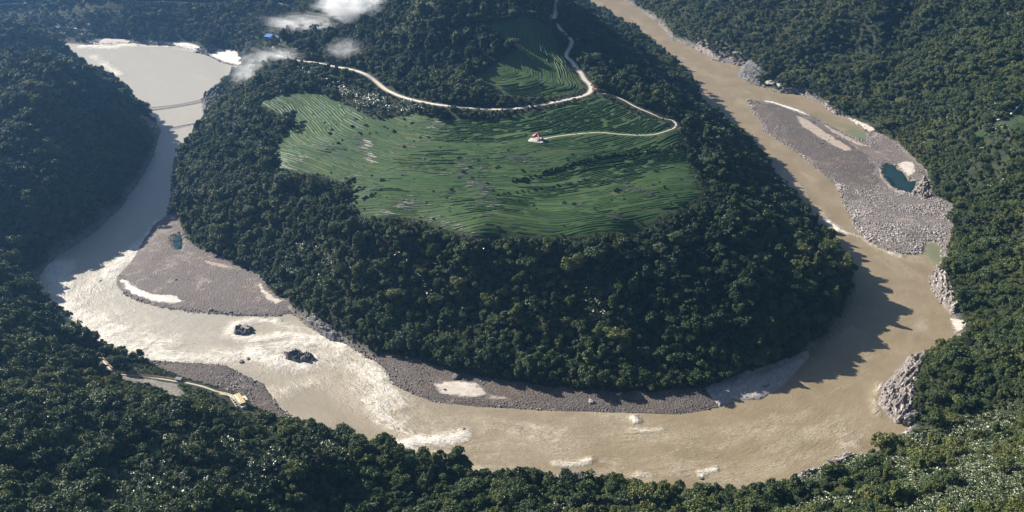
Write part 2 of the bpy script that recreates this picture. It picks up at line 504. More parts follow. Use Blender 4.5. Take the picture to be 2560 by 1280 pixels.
# muddy river water with foam in the rapids
M_water, nt, b, _ = new_mat('muddy_water')
fl = attr(nt, 'flow', out='Vector')
sc = node(nt, 'ShaderNodeVectorMath', {0: fl, 1: (0.45, 1.0, 1.0)}, operation='MULTIPLY').outputs[0]
pos = objco(nt)
n1 = noise(nt, 0.10, 5, 0.65, sc, 0.9)
n2 = noise(nt, 0.30, 4, 0.62, sc, 1.6)
n4 = noise(nt, 0.75, 3, 0.6, sc, 1.2)
n3 = noise(nt, 0.02, 4, 0.6, pos, 0.5)
big = noise(nt, 0.03, 3, 0.55, sc, 0.4)
foamm = attr(nt, 'foam')
thr = math_n(nt, 'ADD', math_n(nt, 'ADD', math_n(nt, 'MULTIPLY', n1, 0.34), math_n(nt, 'MULTIPLY', n2, 0.40)), math_n(nt, 'MULTIPLY', n4, 0.26))
fm = maprange(nt, math_n(nt, 'ADD', thr, math_n(nt, 'MULTIPLY', foamm, 0.27)), 0.60, 0.84)
fm = math_n(nt, 'MULTIPLY', fm, maprange(nt, foamm, 0.02, 0.3))
silt_sheen = ramp(nt, n3, [(0.3, (0.245, 0.19, 0.117)), (0.5, (0.285, 0.224, 0.143)), (0.7, (0.32, 0.255, 0.166))])
silt_sheen = mixc(nt, attr(nt, 'grey'), silt_sheen, (0.43, 0.40, 0.345))  # paler towards the left: sky sheen painted into the water colour
silt_sheen = mixc(nt, attr(nt, 'shallow'), silt_sheen, (0.16, 0.19, 0.105))
ridge = math_n(nt, 'SUBTRACT', 1.0, math_n(nt, 'ABSOLUTE', math_n(nt, 'MULTIPLY', math_n(nt, 'SUBTRACT', n2, 0.5), 7.0)))
crest = math_n(nt, 'MULTIPLY', maprange(nt, ridge, 0.55, 0.95), maprange(nt, math_n(nt, 'ADD', big, math_n(nt, 'MULTIPLY', foamm, 0.5)), 0.5, 0.75))
silt_sheen = mixc(nt, math_n(nt, 'MULTIPLY', crest, 0.55), silt_sheen, (0.60, 0.53, 0.41))
silt_sheen = mixc(nt, math_n(nt, 'MULTIPLY', maprange(nt, n1, 0.5, 0.7), math_n(nt, 'ADD', 0.10, math_n(nt, 'MULTIPLY', foamm, 0.5))), silt_sheen, (0.50, 0.43, 0.33))
nt.links.new(mixc(nt, fm, silt_sheen, (0.82, 0.77, 0.68)), b.inputs['Base Color'])
nt.links.new(maprange(nt, fm, 0, 1, 0.46, 0.8), b.inputs['Roughness'])
b.inputs['IOR'].default_value = 1.33
hgt = math_n(nt, 'ADD', math_n(nt, 'MULTIPLY', n1, math_n(nt, 'ADD', 0.25, math_n(nt, 'MULTIPLY', foamm, 1.6))), math_n(nt, 'MULTIPLY', n2, math_n(nt, 'ADD', 0.16, math_n(nt, 'MULTIPLY', foamm, 0.9))))
bump(nt, b, hgt, 0.9, 1.8)

M_pond, nt, b, _ = new_mat('still_pond_water')
b.inputs['Base Color'].default_value = (0.012, 0.035, 0.034, 1)
b.inputs['Roughness'].default_value = 0.08
b.inputs['IOR'].default_value = 1.33
bump(nt, b, noise(nt, 0.8, 3, 0.5, objco(nt)), 0.1, 0.1)


def gravel_mat(name, dark, mid, light, sand):
    m, nt, b, _ = new_mat(name)
    v = objco(nt)
    f = noise(nt, 0.55, 5, 0.75, v)
    c = ramp(nt, f, [(0.32, dark), (0.5, mid), (0.68, light)])
    big = maprange(nt, noise(nt, 0.035, 6, 0.68, v, 1.2), 0.5, 0.66)
    big = math_n(nt, 'MULTIPLY', big, maprange(nt, f, 0.35, 0.6))
    earth = maprange(nt, noise(nt, 0.018, 5, 0.7, v, 0.8), 0.42, 0.62)
    c = mixc(nt, math_n(nt, 'MULTIPLY', earth, 0.6), c, tuple(0.55 * k + 0.45 * j for k, j in zip(mid, (0.21, 0.145, 0.105))))
    nt.links.new(mixc(nt, math_n(nt, 'MULTIPLY', big, 0.75), c, sand), b.inputs['Base Color'])
    b.inputs['Roughness'].default_value = 0.9
    vor = node(nt, 'ShaderNodeTexVoronoi', {'Vector': v, 'Scale': 0.5}).outputs['Distance']
    bump(nt, b, math_n(nt, 'ADD', vor, f), 0.9, 0.9)
    return m


M_gravel = gravel_mat('grey_gravel', (0.085, 0.070, 0.065), (0.185, 0.158, 0.148), (0.29, 0.25, 0.235), (0.50, 0.42, 0.36))
M_gravel_d = gravel_mat('dark_gravel', (0.05, 0.042, 0.039), (0.115, 0.096, 0.088), (0.2, 0.172, 0.155), (0.30, 0.235, 0.19))
M_gravel_l = gravel_mat('pale_gravel', (0.095, 0.078, 0.072), (0.2, 0.17, 0.16), (0.33, 0.29, 0.275), (0.55, 0.46, 0.39))


def sand_mat(name, hi, lo, stones):
    """Sand that thins out into the gravel towards the rim of its patch."""
    m, nt, b, _ = new_mat(name)
    v = objco(nt)
    sv = node(nt, 'ShaderNodeVectorMath', {0: v, 1: (1.0, 2.2, 1.0)}, operation='MULTIPLY').outputs[0]
    c = ramp(nt, noise(nt, 0.09, 6, 0.65, sv, 0.8), [(0.3, lo), (0.62, hi)])
    g_ = noise(nt, 0.5, 5, 0.75, v)
    gc = ramp(nt, g_, [(0.35, tuple(0.45 * k for k in stones)), (0.5, stones), (0.68, tuple(1.6 * k for k in stones))])
    k = math_n(nt, 'ADD', attr(nt, 'edge'), math_n(nt, 'MULTIPLY', math_n(nt, 'SUBTRACT', noise(nt, 0.16, 6, 0.7, v, 0.5), 0.5), 18.0))
    nt.links.new(mixc(nt, maprange(nt, k, 0.8, 4.6), gc, c), b.inputs['Base Color'])
    b.inputs['Roughness'].default_value = 0.95
    bump(nt, b, math_n(nt, 'ADD', g_, noise(nt, 0.2, 3, 0.5, sv)), 0.5, 0.5)
    return m


M_sand = sand_mat('pale_river_sand', (0.74, 0.66, 0.58), (0.5, 0.42, 0.36), (0.17, 0.145, 0.135))
M_sand_b = sand_mat('buff_river_sand', (0.5, 0.41, 0.34), (0.33, 0.265, 0.22), (0.16, 0.135, 0.125))


def rock_mat(name, lo, mid, hi):
    m, nt, b, _ = new_mat(name)
    v = objco(nt)
    sv = node(nt, 'ShaderNodeVectorMath', {0: v, 1: (1.0, 0.35, 1.6)}, operation='MULTIPLY').outputs[0]
    f = noise(nt, 0.5, 6, 0.7, sv, 0.6)
    c = ramp(nt, f, [(0.3, lo), (0.5, mid), (0.72, hi)])
    t = attr(nt, 'tint', 'INSTANCER')
    c2 = node(nt, 'ShaderNodeHueSaturation', {'Color': c, 'Value': math_n(nt, 'ADD', 0.62, math_n(nt, 'MULTIPLY', t, 0.85))}).outputs[0]
    nt.links.new(c2, b.inputs['Base Color'])
    b.inputs['Roughness'].default_value = 0.8
    bump(nt, b, f, 0.8, 0.6)
    return m


M_rock = rock_mat('pinkish_grey_rock', (0.045, 0.035, 0.032), (0.2, 0.168, 0.152), (0.52, 0.46, 0.42))
M_rock_d = rock_mat('dark_wet_rock', (0.04, 0.04, 0.043), (0.13, 0.128, 0.13), (0.32, 0.315, 0.315))
M_boulder = rock_mat('grey_boulder', (0.22, 0.195, 0.18), (0.42, 0.38, 0.355), (0.6, 0.55, 0.52))
M_boulder_d = rock_mat('slate_boulder', (0.07, 0.064, 0.062), (0.155, 0.14, 0.135), (0.3, 0.275, 0.265))
M_slab = rock_mat('banded_slab_rock', (0.2, 0.18, 0.17), (0.38, 0.345, 0.33), (0.55, 0.5, 0.48))
M_concrete = plain('pale_concrete', (0.74, 0.71, 0.65), (0.56, 0.52, 0.46), 0.35, 0.9)
M_path = plain('pale_path', (0.62, 0.57, 0.47), (0.45, 0.40, 0.31), 0.5, 0.9)
M_dirt = plain('dry_earth', (0.36, 0.29, 0.21), (0.2, 0.16, 0.11), 0.2, 0.95, 0.4, 0.5)
M_sand_w = sand_mat('white_river_sand', (0.86, 0.81, 0.75), (0.66, 0.6, 0.54), (0.2, 0.175, 0.16))
M_scrub = plain('rough_grass', (0.05, 0.085, 0.028), (0.022, 0.038, 0.014), 0.25, 0.95, 0.6, 0.8)
M_scree = plain('grey_scree', (0.34, 0.31, 0.27), (0.10, 0.10, 0.075), 0.35, 0.95, 0.8, 1.0)

# tea: field floor and rows
M_field, nt, b, _ = new_mat('tea_field_ground')
v = objco(nt)
gcol = ramp(nt, noise(nt, 0.03, 5, 0.6, v, 0.4), [(0.3, (0.024, 0.055, 0.012)), (0.48, (0.038, 0.08, 0.016)), (0.6, (0.056, 0.095, 0.02)), (0.78, (0.12, 0.125, 0.045))])
gcol = mixc(nt, maprange(nt, noise(nt, 0.3, 4, 0.7, v), 0.6, 0.78), gcol, (0.12, 0.095, 0.05))
nt.links.new(gcol, b.inputs['Base Color'])
b.inputs['Roughness'].default_value = 0.95
bump(nt, b, noise(nt, 0.7, 5, 0.75, v), 0.8, 0.9)


def leafy(name, stops, rough=0.5, trans=0.25, spec=0.35, geo_scale=None):
    m, nt, b, o = new_mat(name)
    t = attr(nt, 'tint', 'INSTANCER')
    oi = nt.nodes.new('ShaderNodeObjectInfo').outputs['Random']
    vv = objco(nt)
    f = math_n(nt, 'ADD', math_n(nt, 'MULTIPLY', t, 0.75), math_n(nt, 'MULTIPLY', noise(nt, 0.35 if geo_scale is None else geo_scale, 3, 0.6, vv), 0.3))
    f = math_n(nt, 'ADD', f, math_n(nt, 'MULTIPLY', math_n(nt, 'SUBTRACT', oi, 0.5), 0.12))
    c = ramp(nt, f, stops)
    nt.links.new(c, b.inputs['Base Color'])
    b.inputs['Roughness'].default_value = rough
    b.inputs['Specular IOR Level'].default_value = spec
    if trans:
        tr = node(nt, 'ShaderNodeBsdfTranslucent')
        hs = node(nt, 'ShaderNodeHueSaturation', {'Color': c, 'Saturation': 1.1, 'Value': 1.3}).outputs[0]
        nt.links.new(hs, tr.inputs['Color'])
        mx = node(nt, 'ShaderNodeMixShader', {0: trans})
        nt.links.new(b.outputs[0], mx.inputs[1])
        nt.links.new(tr.outputs[0], mx.inputs[2])
        nt.links.new(mx.outputs[0], o.inputs['Surface'])
    return m


M_leaf = leafy('broadleaf_foliage', [(0.05, (0.028, 0.050, 0.020)), (0.33, (0.054, 0.088, 0.028)), (0.55, (0.088, 0.125, 0.036)), (0.75, (0.135, 0.158, 0.044)), (0.95, (0.168, 0.182, 0.055))], 0.5, 0.13)
M_banana = leafy('banana_leaf', [(0.1, (0.05, 0.075, 0.03)), (0.5, (0.10, 0.135, 0.05)), (0.9, (0.18, 0.205, 0.095))], 0.33, 0.2, 0.6)
M_tea = leafy('tea_bush', [(0.1, (0.014, 0.040, 0.009)), (0.4, (0.027, 0.074, 0.013)), (0.7, (0.046, 0.098, 0.018)), (0.95, (0.10, 0.125, 0.032))], 0.6, 0.1, 0.3, 0.04)
M_bark = plain('grey_bark', (0.16, 0.135, 0.11), (0.08, 0.066, 0.052), 1.5, 0.9)

# ------------------------------------------------------------------ roads: flatten the ground along them first
ROAD_PX = [(690, 140), (725, 147), (790, 156), (850, 168), (900, 180), (925, 191), (945, 208), (970, 228), (1010, 243), (1060, 255), (1110, 264), (1180, 270), (1270, 272), (1340, 264), (1400, 252), (1450, 242),
           (1474, 231), (1476, 215), (1462, 199), (1450, 180), (1430, 155), (1416, 140), (1418, 128), (1427, 116), (1427, 103), (1409, 82), (1396, 65), (1381, 42), (1379, 28), (1390, 8), (1402, -8)]
PATH_PX = [(1490, 230), (1506, 232), (1530, 238), (1560, 251), (1600, 272), (1650, 292), (1680, 304), (1690, 313), (1680, 322), (1640, 335), (1600, 338), (1550, 336), (1500, 331), (1440, 335), (1390, 341), (1366, 346)]
NEAR_PX = [(195, 868), (225, 880), (250, 895), (266, 911), (280, 926), (300, 934), (340, 940), (390, 946), (440, 953), (470, 958), (505, 966), (540, 976), (570, 985), (595, 999)]


def road_line(px, smooth_n):
    L = smooth_line(lands(px), 4.0)
    z = ground(L[:, 0], L[:, 1])
    k = np.ones(smooth_n) / smooth_n
    zp = np.concatenate([np.full(smooth_n, z[:5].mean()), z, np.full(smooth_n, z[-5:].mean())])
    L[:, 2] = np.convolve(zp, k, 'same')[smooth_n:-smooth_n]
    return L


ROAD, PATH, NEAR = road_line(ROAD_PX, 15), road_line(PATH_PX, 11), road_line(NEAR_PX, 9)


def flatten(line, half, blend, drop=0.35):
    """Cut and fill the terrain so that the road runs level across."""
    near = (GP[:, 0] > line[:, 0].min() - 40) & (GP[:, 0] < line[:, 0].max() + 40) & (GP[:, 1] > line[:, 1].min() - 40) & (GP[:, 1] < line[:, 1].max() + 40) & (~wet)
    d, s, _ = seg_dist(GP[near], line, arc=True)
    sl = np.concatenate([[0], np.cumsum(np.linalg.norm(np.diff(line[:, :2], axis=0), axis=1))])
    zr = np.interp(s, sl, line[:, 2]) - drop
    w = np.clip(1 - (d - half) / blend, 0, 1)
    w = w * w * (3 - 2 * w)
    Hh[near] = Hh[near] * (1 - w) + zr * w


flatten(ROAD, 6.5, 10)
flatten(PATH, 4.5, 6)
flatten(NEAR, 4, 6)
PAV = land(1343, 349)
d = np.hypot(GP[:, 0] - PAV[0], GP[:, 1] - PAV[1])
w = np.clip(1 - (d - 13) / 14, 0, 1)
Hh[:] = Hh * (1 - w) + PAV[2] * w
HG = Hh.reshape(NY, NX)

# ------------------------------------------------------------------ ground
idx = np.arange(NX * NY).reshape(NY, NX)
quads = np.stack([idx[:-1, :-1], idx[:-1, 1:], idx[1:, 1:], idx[1:, :-1]], -1).reshape(-1, 4)
me = mesh_from('ground', np.column_stack([GP, Hh]), quads, [M_ground], True)
slope_x = np.gradient(HG, GX, axis=1)
slope_y = np.gradient(HG, GY, axis=0)
steep = np.hypot(slope_x, slope_y).ravel()
shore_n = 7 + 9 * fbm(GP[:, 0], GP[:, 1], 45, 3)
rockv = np.clip(1.3 - dsh / np.maximum(shore_n, 2), 0, 1) + np.where(wet, 1, 0)
add_attr(me, 'rock', np.clip(rockv, 0, 1))
link('ground', me, kind='structure')

# ------------------------------------------------------------------ river
wx, wy = np.arange(-1400, 700, 3.0), np.arange(600, 3300, 3.0)
ax, ay = np.meshgrid(wx, wy)
WPt = np.stack([ax.ravel(), ay.ravel()], 1)
cell = in_poly(WPt, WATER)
rough_near = ground(WPt[:, 0], WPt[:, 1]) < 1.2
need = (cell | rough_near)
nw = need.reshape(ay.shape)
for _ in range(3):
    m2 = nw.copy()
    m2[1:] |= nw[:-1]; m2[:-1] |= nw[1:]; m2[:, 1:] |= nw[:, :-1]; m2[:, :-1] |= nw[:, 1:]
    nw = m2
widx = np.arange(len(WPt)).reshape(ay.shape)
keepq = nw[:-1, :-1] & nw[:-1, 1:] & nw[1:, 1:] & nw[1:, :-1]
wq = np.stack([widx[:-1, :-1], widx[:-1, 1:], widx[1:, 1:], widx[1:, :-1]], -1)[keepq]
used = np.unique(wq)
remap = np.full(len(WPt), -1)
remap[used] = np.arange(len(used))
wq = remap[wq]
WV = WPt[used]
CENTER = smooth_line(ats([(-260, 82), (60, 108), (260, 118), (400, 160), (460, 230), (465, 310), (415, 410), (350, 510), (270, 610), (205, 690), (210, 770), (300, 815), (440, 840), (620, 850), (760, 865), (880, 950), (1050, 1065),
                          (1300, 1105), (1600, 1115), (1880, 1090), (2100, 980), (2240, 830), (2250, 700), (2150, 620), (2040, 510), (1900, 370), (1820, 260), (1740, 160), (1620, 62), (1500, -20), (1330, -110)]), 6.0)
dd, ss, side = seg_dist(WV, CENTER, arc=True)
FOAM = [  # polylines of white water: points, radius in metres, strength
    ([(410, 555), (350, 612), (300, 660), (270, 690)], 18, 1.0), ([(300, 665), (240, 715), (180, 745)], 26, 0.75), ([(150, 665), (140, 740), (180, 800), (250, 845), (330, 870)], 26, 1.15),
    ([(250, 800), (330, 840), (400, 855)], 30, 0.85), ([(330, 880), (450, 895), (560, 893), (640, 890)], 18, 0.85), ([(575, 835), (590, 812), (640, 800), (690, 805)], 9, 1.0), ([(580, 838), (640, 846), (700, 838), (780, 845)], 12, 1.0),
    ([(640, 880), (700, 905), (750, 910)], 18, 1.15), ([(700, 870), (760, 862), (830, 850), (860, 870)], 18, 1.1), ([(760, 905), (820, 890), (880, 900), (930, 940)], 22, 0.8),
    ([(850, 860), (930, 920), (960, 975), (1000, 1010)], 16, 0.85), ([(900, 960), (940, 1010), (1000, 1060)], 24, 0.55), ([(680, 985), (760, 960), (820, 950)], 14, 0.55), ([(930, 1000), (980, 1060), (1010, 1080)], 15, 0.9),
    ([(1005, 1110), (1050, 1105), (1120, 1098), (1160, 1085)], 12, 1.2), ([(1000, 1115), (1060, 1130), (1140, 1145)], 10, 0.8), ([(1150, 1090), (1250, 1075), (1400, 1090)], 24, 0.38), ([(1390, 1158), (1440, 1160), (1475, 1150)], 6, 0.95), ([(1585, 1045), (1592, 1052)], 5, 1.3), ([(1580, 1075), (1650, 1075)], 6, 0.6), ([(1600, 1185), (1625, 1190)], 5, 0.9),
    ([(1755, 1190), (1750, 1180), (1790, 1172)], 4, 0.8), ([(1200, 1120), (1500, 1140), (1900, 1130), (2100, 1100)], 45, 0.26), ([(1250, 1060), (1700, 1090), (2000, 1120)], 40, 0.2), ([(1080, 1060), (1200, 1100), (1400, 1120)], 40, 0.3), ([(2195, 1040), (2185, 1000), (2200, 960)], 5, 0.7), ([(2140, 1110), (2110, 1115)], 8, 0.5),
    ([(2060, 545), (2100, 575), (2150, 592), (2200, 622), (2250, 640)], 6, 0.95), ([(1960, 430), (2020, 500), (2080, 560), (2120, 585)], 12, 0.38), ([(215, 115), (280, 118), (340, 110)], 22, 1.1), ([(240, 140), (270, 165), (300, 185)], 14, 0.7), ([(330, 114), (420, 116)], 6, 0.9), ([(440, 120), (510, 132)], 5, 0.6),
    ([(200, 700), (300, 790), (500, 860), (700, 880)], 50, 0.3), ([(1100, 1190), (1220, 1175)], 8, 0.5), ([(700, 810), (780, 830), (850, 856)], 10, 0.6)]
foam = np.zeros(len(WV))
for pl, rad, st in FOAM:
    d = seg_dist(WV, ats(pl))
    foam = np.maximum(foam, st * np.exp(-(d / rad) ** 2))
foam *= 0.75 + 0.5 * (fbm(WV[:, 0], WV[:, 1], 22, 3) + 0.5)
shallow = np.zeros(len(WV))
for pl, rad, st in [([(2135, 330), (2160, 345)], 16, 1.0), ([(2040, 290), (2110, 318)], 14, 0.35), ([(2330, 615), (2345, 650)], 14, 0.8)]:
    shallow = np.maximum(shallow, st * np.exp(-(seg_dist(WV, ats(pl)) / rad) ** 2))
grey = np.clip((200 - WV[:, 0]) / 700, 0, 1) * np.clip((WV[:, 1] - 650) / 300, 0.3, 1)  # amount of sky sheen put into the colour, growing left and far
wz = foam * (0.9 * fbm(WV[:, 0], WV[:, 1], 9, 3) + 0.5 * fbm(WV[:, 0] + 90, WV[:, 1], 4, 2))
me = mesh_from('river', np.column_stack([WV, wz]), wq, [M_water], True)
add_attr(me, 'foam', np.clip(foam, 0, 1.4))
add_attr(me, 'shallow', shallow)
add_attr(me, 'grey', grey)
fa = me.attributes.new('flow', 'FLOAT_VECTOR', 'POINT')
fa.data.foreach_set('vector', np.column_stack([ss, dd * side, np.zeros(len(ss))]).astype(np.float32).ravel())
link('river_water', me, kind='structure')


# ------------------------------------------------------------------ sheets laid on the ground
def outline(poly, step=4.0, rough=0.0, seed=0):
    P = np.asarray(poly)[:, :2]
    out = []
    for i in range(len(P)):
        a, b2 = P[i], P[(i + 1) % len(P)]
        n = max(1, int(np.linalg.norm(b2 - a) / step))
        for k in range(n):
            out.append(a + (b2 - a) * k / n)
    out = np.array(out)
    if rough:
        nrm = np.roll(out, -1, 0) - np.roll(out, 1, 0)
        nrm = np.stack([nrm[:, 1], -nrm[:, 0]], 1) / (np.linalg.norm(nrm, axis=1, keepdims=True) + 1e-9)
        out = out + nrm * (rough * 1.6 * fbm(out[:, 0] + 77 * seed, out[:, 1], 16, 4))[:, None]
    return out


def drape(poly, spacing, lift, rough=0.0, height=None, seed=0):
    """Vertices and triangles of a sheet that follows the ground inside an outline."""
    O = outline(poly, spacing, rough, seed)
    lo_, hi_ = O.min(0), O.max(0)
    q = np.stack(np.meshgrid(np.arange(lo_[0], hi_[0], spacing), np.arange(lo_[1], hi_[1], spacing)), -1).reshape(-1, 2)
    r2 = np.random.default_rng(seed + 3)
    q = q + r2.uniform(-0.38, 0.38, q.shape) * spacing
    q = q[in_poly(q, O)]
    q = q[seg_dist(q, O, True) > 0.35 * spacing]
    pts = np.vstack([O, q])
    res = delaunay_2d_cdt([Vector(p) for p in pts], [], [list(range(len(O)))], 1, 1e-4)
    V2 = np.array([tuple(p) for p in res[0]])
    tri = [f for f in res[2] if len(f) == 3]
    e = seg_dist(V2, O, True)
    z = ground(V2[:, 0], V2[:, 1]) + lift * np.clip(e / (0.5 * spacing), 0.0, 1)
    if height is not None:
        z = z + height(V2, e)
    return np.column_stack([V2, z]), np.array(tri)


def sheet(name, px, mat, spacing=5.0, lift=0.35, rough=0.0, seed=0, height=None, smooth=True, z0=0.0, parent=None, **props):
    V3, T = drape(ats(px, z0) if not isinstance(px, np.ndarray) else px, spacing, lift, rough, height, seed)
    # keep the triangles facing up
    a, b2, c = V3[T[:, 0]], V3[T[:, 1]], V3[T[:, 2]]
    flip = ((b2 - a)[:, 0] * (c - a)[:, 1] - (b2 - a)[:, 1] * (c - a)[:, 0]) < 0
    T[flip] = T[flip][:, ::-1]
    me_ = mesh_from(name, V3, T, [mat], smooth)
    poly_ = ats(px, z0) if not isinstance(px, np.ndarray) else px
    add_attr(me_, 'edge', np.where(in_poly(V3, np.asarray(poly_)), seg_dist(V3[:, :2], poly_, True), 0))
    return link(name, me_, parent, **props)


sheet('gravel_bar', BARS['left'], M_gravel, 4, 0.35, 1.5, 1, kind='structure')
sheet('gravel_bar', BARS['front'], M_gravel_d, 4, 0.35, 1.5, 2, kind='structure')
sheet('gravel_bar', BARS['right'], M_gravel_l, 4, 0.35, 2.0, 3, kind='structure')
sheet('gravel_bar', BARS['near'], M_gravel_d, 4, 0.35, 1.5, 4, kind='structure')
sheet('gravel_bar', ats([(1872, 254), (1884, 275), (1917, 330), (1982, 371), (2042, 418), (2092, 458), (2112, 505), (2160, 500), (2200, 480), (2190, 420), (2160, 385), (2100, 345), (2030, 306), (1960, 270), (1900, 256)]), M_gravel_d, 4, 0.5, 7.0, 7, kind='structure')
SANDS = [
    (M_sand_w, [(292, 700), (312, 700), (345, 722), (390, 738), (440, 745), (480, 758), (430, 765), (370, 756), (320, 736)], 3, 0), (M_sand_b, [(420, 540), (440, 538), (446, 556), (428, 562)], 2, 0),
    (M_sand_b, [(500, 648), (540, 655), (600, 672), (560, 674), (515, 664)], 2, 3), (M_sand, [(640, 705), (655, 702), (662, 722), (690, 745), (720, 752), (690, 765), (665, 750), (648, 730)], 1.5, 3),
    (M_sand, [(1085, 968), (1110, 960), (1150, 958), (1195, 966), (1225, 992), (1190, 1000), (1140, 998), (1100, 990)], 2, 0), (M_sand_b, [(1220, 990), (1300, 1002), (1290, 1008), (1215, 1002)], 1.5, 0),
    (M_sand_w, [(1898, 252), (1950, 252), (1995, 270), (2038, 294), (2005, 288), (1950, 268)], 2, 0), (M_sand_b, [(1985, 288), (2020, 300), (2070, 335), (2140, 380), (2110, 382), (2050, 350), (2000, 318)], 4, 2), (M_sand_b, [(2040, 296), (2110, 332), (2180, 372), (2140, 366), (2080, 334)], 4, 2),
    (M_sand, [(2104, 290), (2140, 300), (2196, 328), (2172, 334), (2145, 314)], 1.5, 0), (M_sand, [(2240, 413), (2262, 404), (2286, 409), (2292, 432), (2272, 448), (2256, 432)], 1.5, 2), (M_sand_b, [(2190, 420), (2210, 425), (2214, 452), (2240, 476), (2276, 490), (2250, 492), (2216, 470), (2196, 445)], 2, 2),
    (M_sand, [(1905, 206), (1955, 201), (1950, 222), (1918, 215)], 1.5, 0), (M_sand, [(2366, 788), (2392, 792), (2428, 803), (2408, 828), (2384, 834), (2380, 806)], 1.5, 2), (M_sand, [(2236, 1098), (2262, 1074), (2290, 1064), (2270, 1082), (2250, 1100)], 1.5, 2),
    (M_sand_w, [(520, 139), (545, 126), (590, 132), (612, 150), (604, 168), (560, 157)], 1, 0), (M_sand_w, [(425, 108), (470, 110), (510, 122), (500, 130), (440, 116)], 1.5, 0), (M_sand, [(215, 108), (250, 100), (330, 102), (320, 112), (240, 116)], 2, 0), (M_sand_b, [(196, 97), (236, 76), (244, 80), (206, 102)], 1, 2)]
for k, (m_, px_, rgh, z_) in enumerate(SANDS):
    sheet('sand_bank', px_, m_, 2, 0.6, rgh + 2.0, 20 + k, z0=z_, kind='structure')
sheet('pond_water', np.array(ats(POND_RIGHT, 2.0)) * [1, 1, 0] + [0, 0, 2], M_pond, 4, 1.6, 0.8, 5, kind='structure', smooth=True)
sheet('pond_water', np.array(ats(POND_LEFT, 2.0)) * [1, 1, 0] + [0, 0, 2], M_pond, 4, 1.6, 0.6, 6, kind='structure', smooth=True)


def ribbon(name, line, width, mat, lift=0.2, skirt=1.2, **props):
    L = np.asarray(line)
    t = np.gradient(L[:, :2], axis=0)
    n = np.stack([-t[:, 1], t[:, 0]], 1)
    n /= np.linalg.norm(n, axis=1, keepdims=True) + 1e-9
    w2 = width / 2 * (1 + 0.12 * fbm(L[:, 0], L[:, 1], 11, 2))[:, None]
    Lf, Rt = L[:, :2] + n * w2, L[:, :2] - n * w2
    z = L[:, 2:3] + lift
    rows = [np.hstack([Lf, z - skirt]), np.hstack([Lf, z]), np.hstack([L[:, :2], z + 0.06]), np.hstack([Rt, z]), np.hstack([Rt, z - skirt])]
    m = len(L)
    f = []
    for r_ in range(4):
        for i in range(m - 1):
            f.append((r_ * m + i, r_ * m + i + 1, (r_ + 1) * m + i + 1, (r_ + 1) * m + i)[::-1])
    return link(name, mesh_from(name, np.vstack(rows), f, [mat]), None, **props)


ribbon('road_verge', ROAD, 9.5, M_dirt, -0.12, 1.2, kind='structure')
ribbon('road', ROAD, 5.4, M_concrete, 0.05, kind='structure')
ribbon('path', PATH, 2.6, M_path, 0.05, kind='structure')
ribbon('path', NEAR, 2.2, M_path, 0.05, kind='structure')
TRACKS = []
for px_, wd in [([(0, 11), (40, 9), (72, 8)], 9), ([(96, 72), (135, 69), (165, 68), (200, 74), (230, 76)], 4), ([(330, 6), (400, 4), (500, 8), (560, 6)], 5), ([(697, 8), (720, 14), (740, 20), (746, 32)], 4), ([(2490, 306), (2520, 290), (2545, 268), (2575, 240)], 3)]:
    if wd:
        TRACKS.append(road_line(px_, 5))
        ribbon('dirt_track', TRACKS[-1], wd, M_concrete, 0.8, kind='structure')
# ------------------------------------------------------------------ rock outcrops
def rock_height(top, edge, coarse, fine, ang, seed, bed=1.0):
    ca, sa = math.cos(ang), math.sin(ang)

    def f(V2, e):
        x, y = V2[:, 0] * ca + V2[:, 1] * sa, -V2[:, 0] * sa + V2[:, 1] * ca
        ridge = 1 - 2.6 * np.abs(fbm(x * (0.22 if bed else 0.8) + 31 * seed, y, coarse, 2))
        jag = 1 - 2.6 * np.abs(fbm(x * (0.35 if bed else 0.9) + 11 * seed, y * 1.1, fine, 2))
        body = np.clip(e / edge, 0, 1) ** 0.7
        return body * top * (0.32 + 0.55 * np.clip(ridge, -0.5, 1) + 0.3 * jag)
    return f


def outcrop(label, px, mat, top, spacing=2.0, edge=7, coarse=16, fine=6, ang=0.6, seed=0, z0=0.0, rough=2.0, group=None, bed=1.0):
    pr = dict(label=label, category='rock')
    if group:
        pr['group'] = group
    o = sheet('rock_outcrop', px, mat, spacing, 0.3, rough, 50 + seed, rock_height(top, edge, coarse, fine, ang, seed, bed), smooth=False, z0=z0, **pr)
    o['tint'] = 0.45
    OUTCROPS.append((o, ats(px, z0), mat, ang, seed))
    return o


OUTCROPS = []


outcrop('dark rock islet in the rapids, the farther of two, below the left gravel bar', [(580, 818), (600, 808), (640, 820), (642, 834), (604, 842), (582, 836)], M_rock_d, 8.5, 1.2, 3, 8, 3.5, 2.6, 1, bed=0)
outcrop('largest dark rock islet, standing in white water in mid river', [(702, 886), (715, 878), (735, 872), (772, 884), (797, 897), (782, 906), (738, 906), (708, 899)], M_rock_d, 10.5, 1.2, 3, 9, 3.5, 2.6, 2, bed=0)
outcrop('large furrowed pinkish rock headland jutting into the river under the right slope', [(2197, 1012), (2212, 966), (2272, 890), (2340, 870), (2362, 868), (2310, 925), (2285, 985), (2284, 1062), (2242, 1058)], M_rock, 6.0, 1.3, 8, 7, 3, 0.95, 3, rough=4)
outcrop('tall narrow pink rock bank between the right hand river and the forest', [(2330, 690), (2345, 672), (2362, 690), (2378, 735), (2392, 772), (2380, 787), (2347, 748)], M_rock, 5, 1.3, 5, 7, 3, 1.2, 4, rough=4)
outcrop('grey stepped rock ledge at the foot of the lower right forest', [(1985, 1196), (2040, 1170), (2080, 1152), (2102, 1130), (2142, 1132), (2146, 1152), (2085, 1184), (2005, 1208)], M_rock, 5.5, 1.3, 5, 6, 3, 0.5, 5, rough=3)
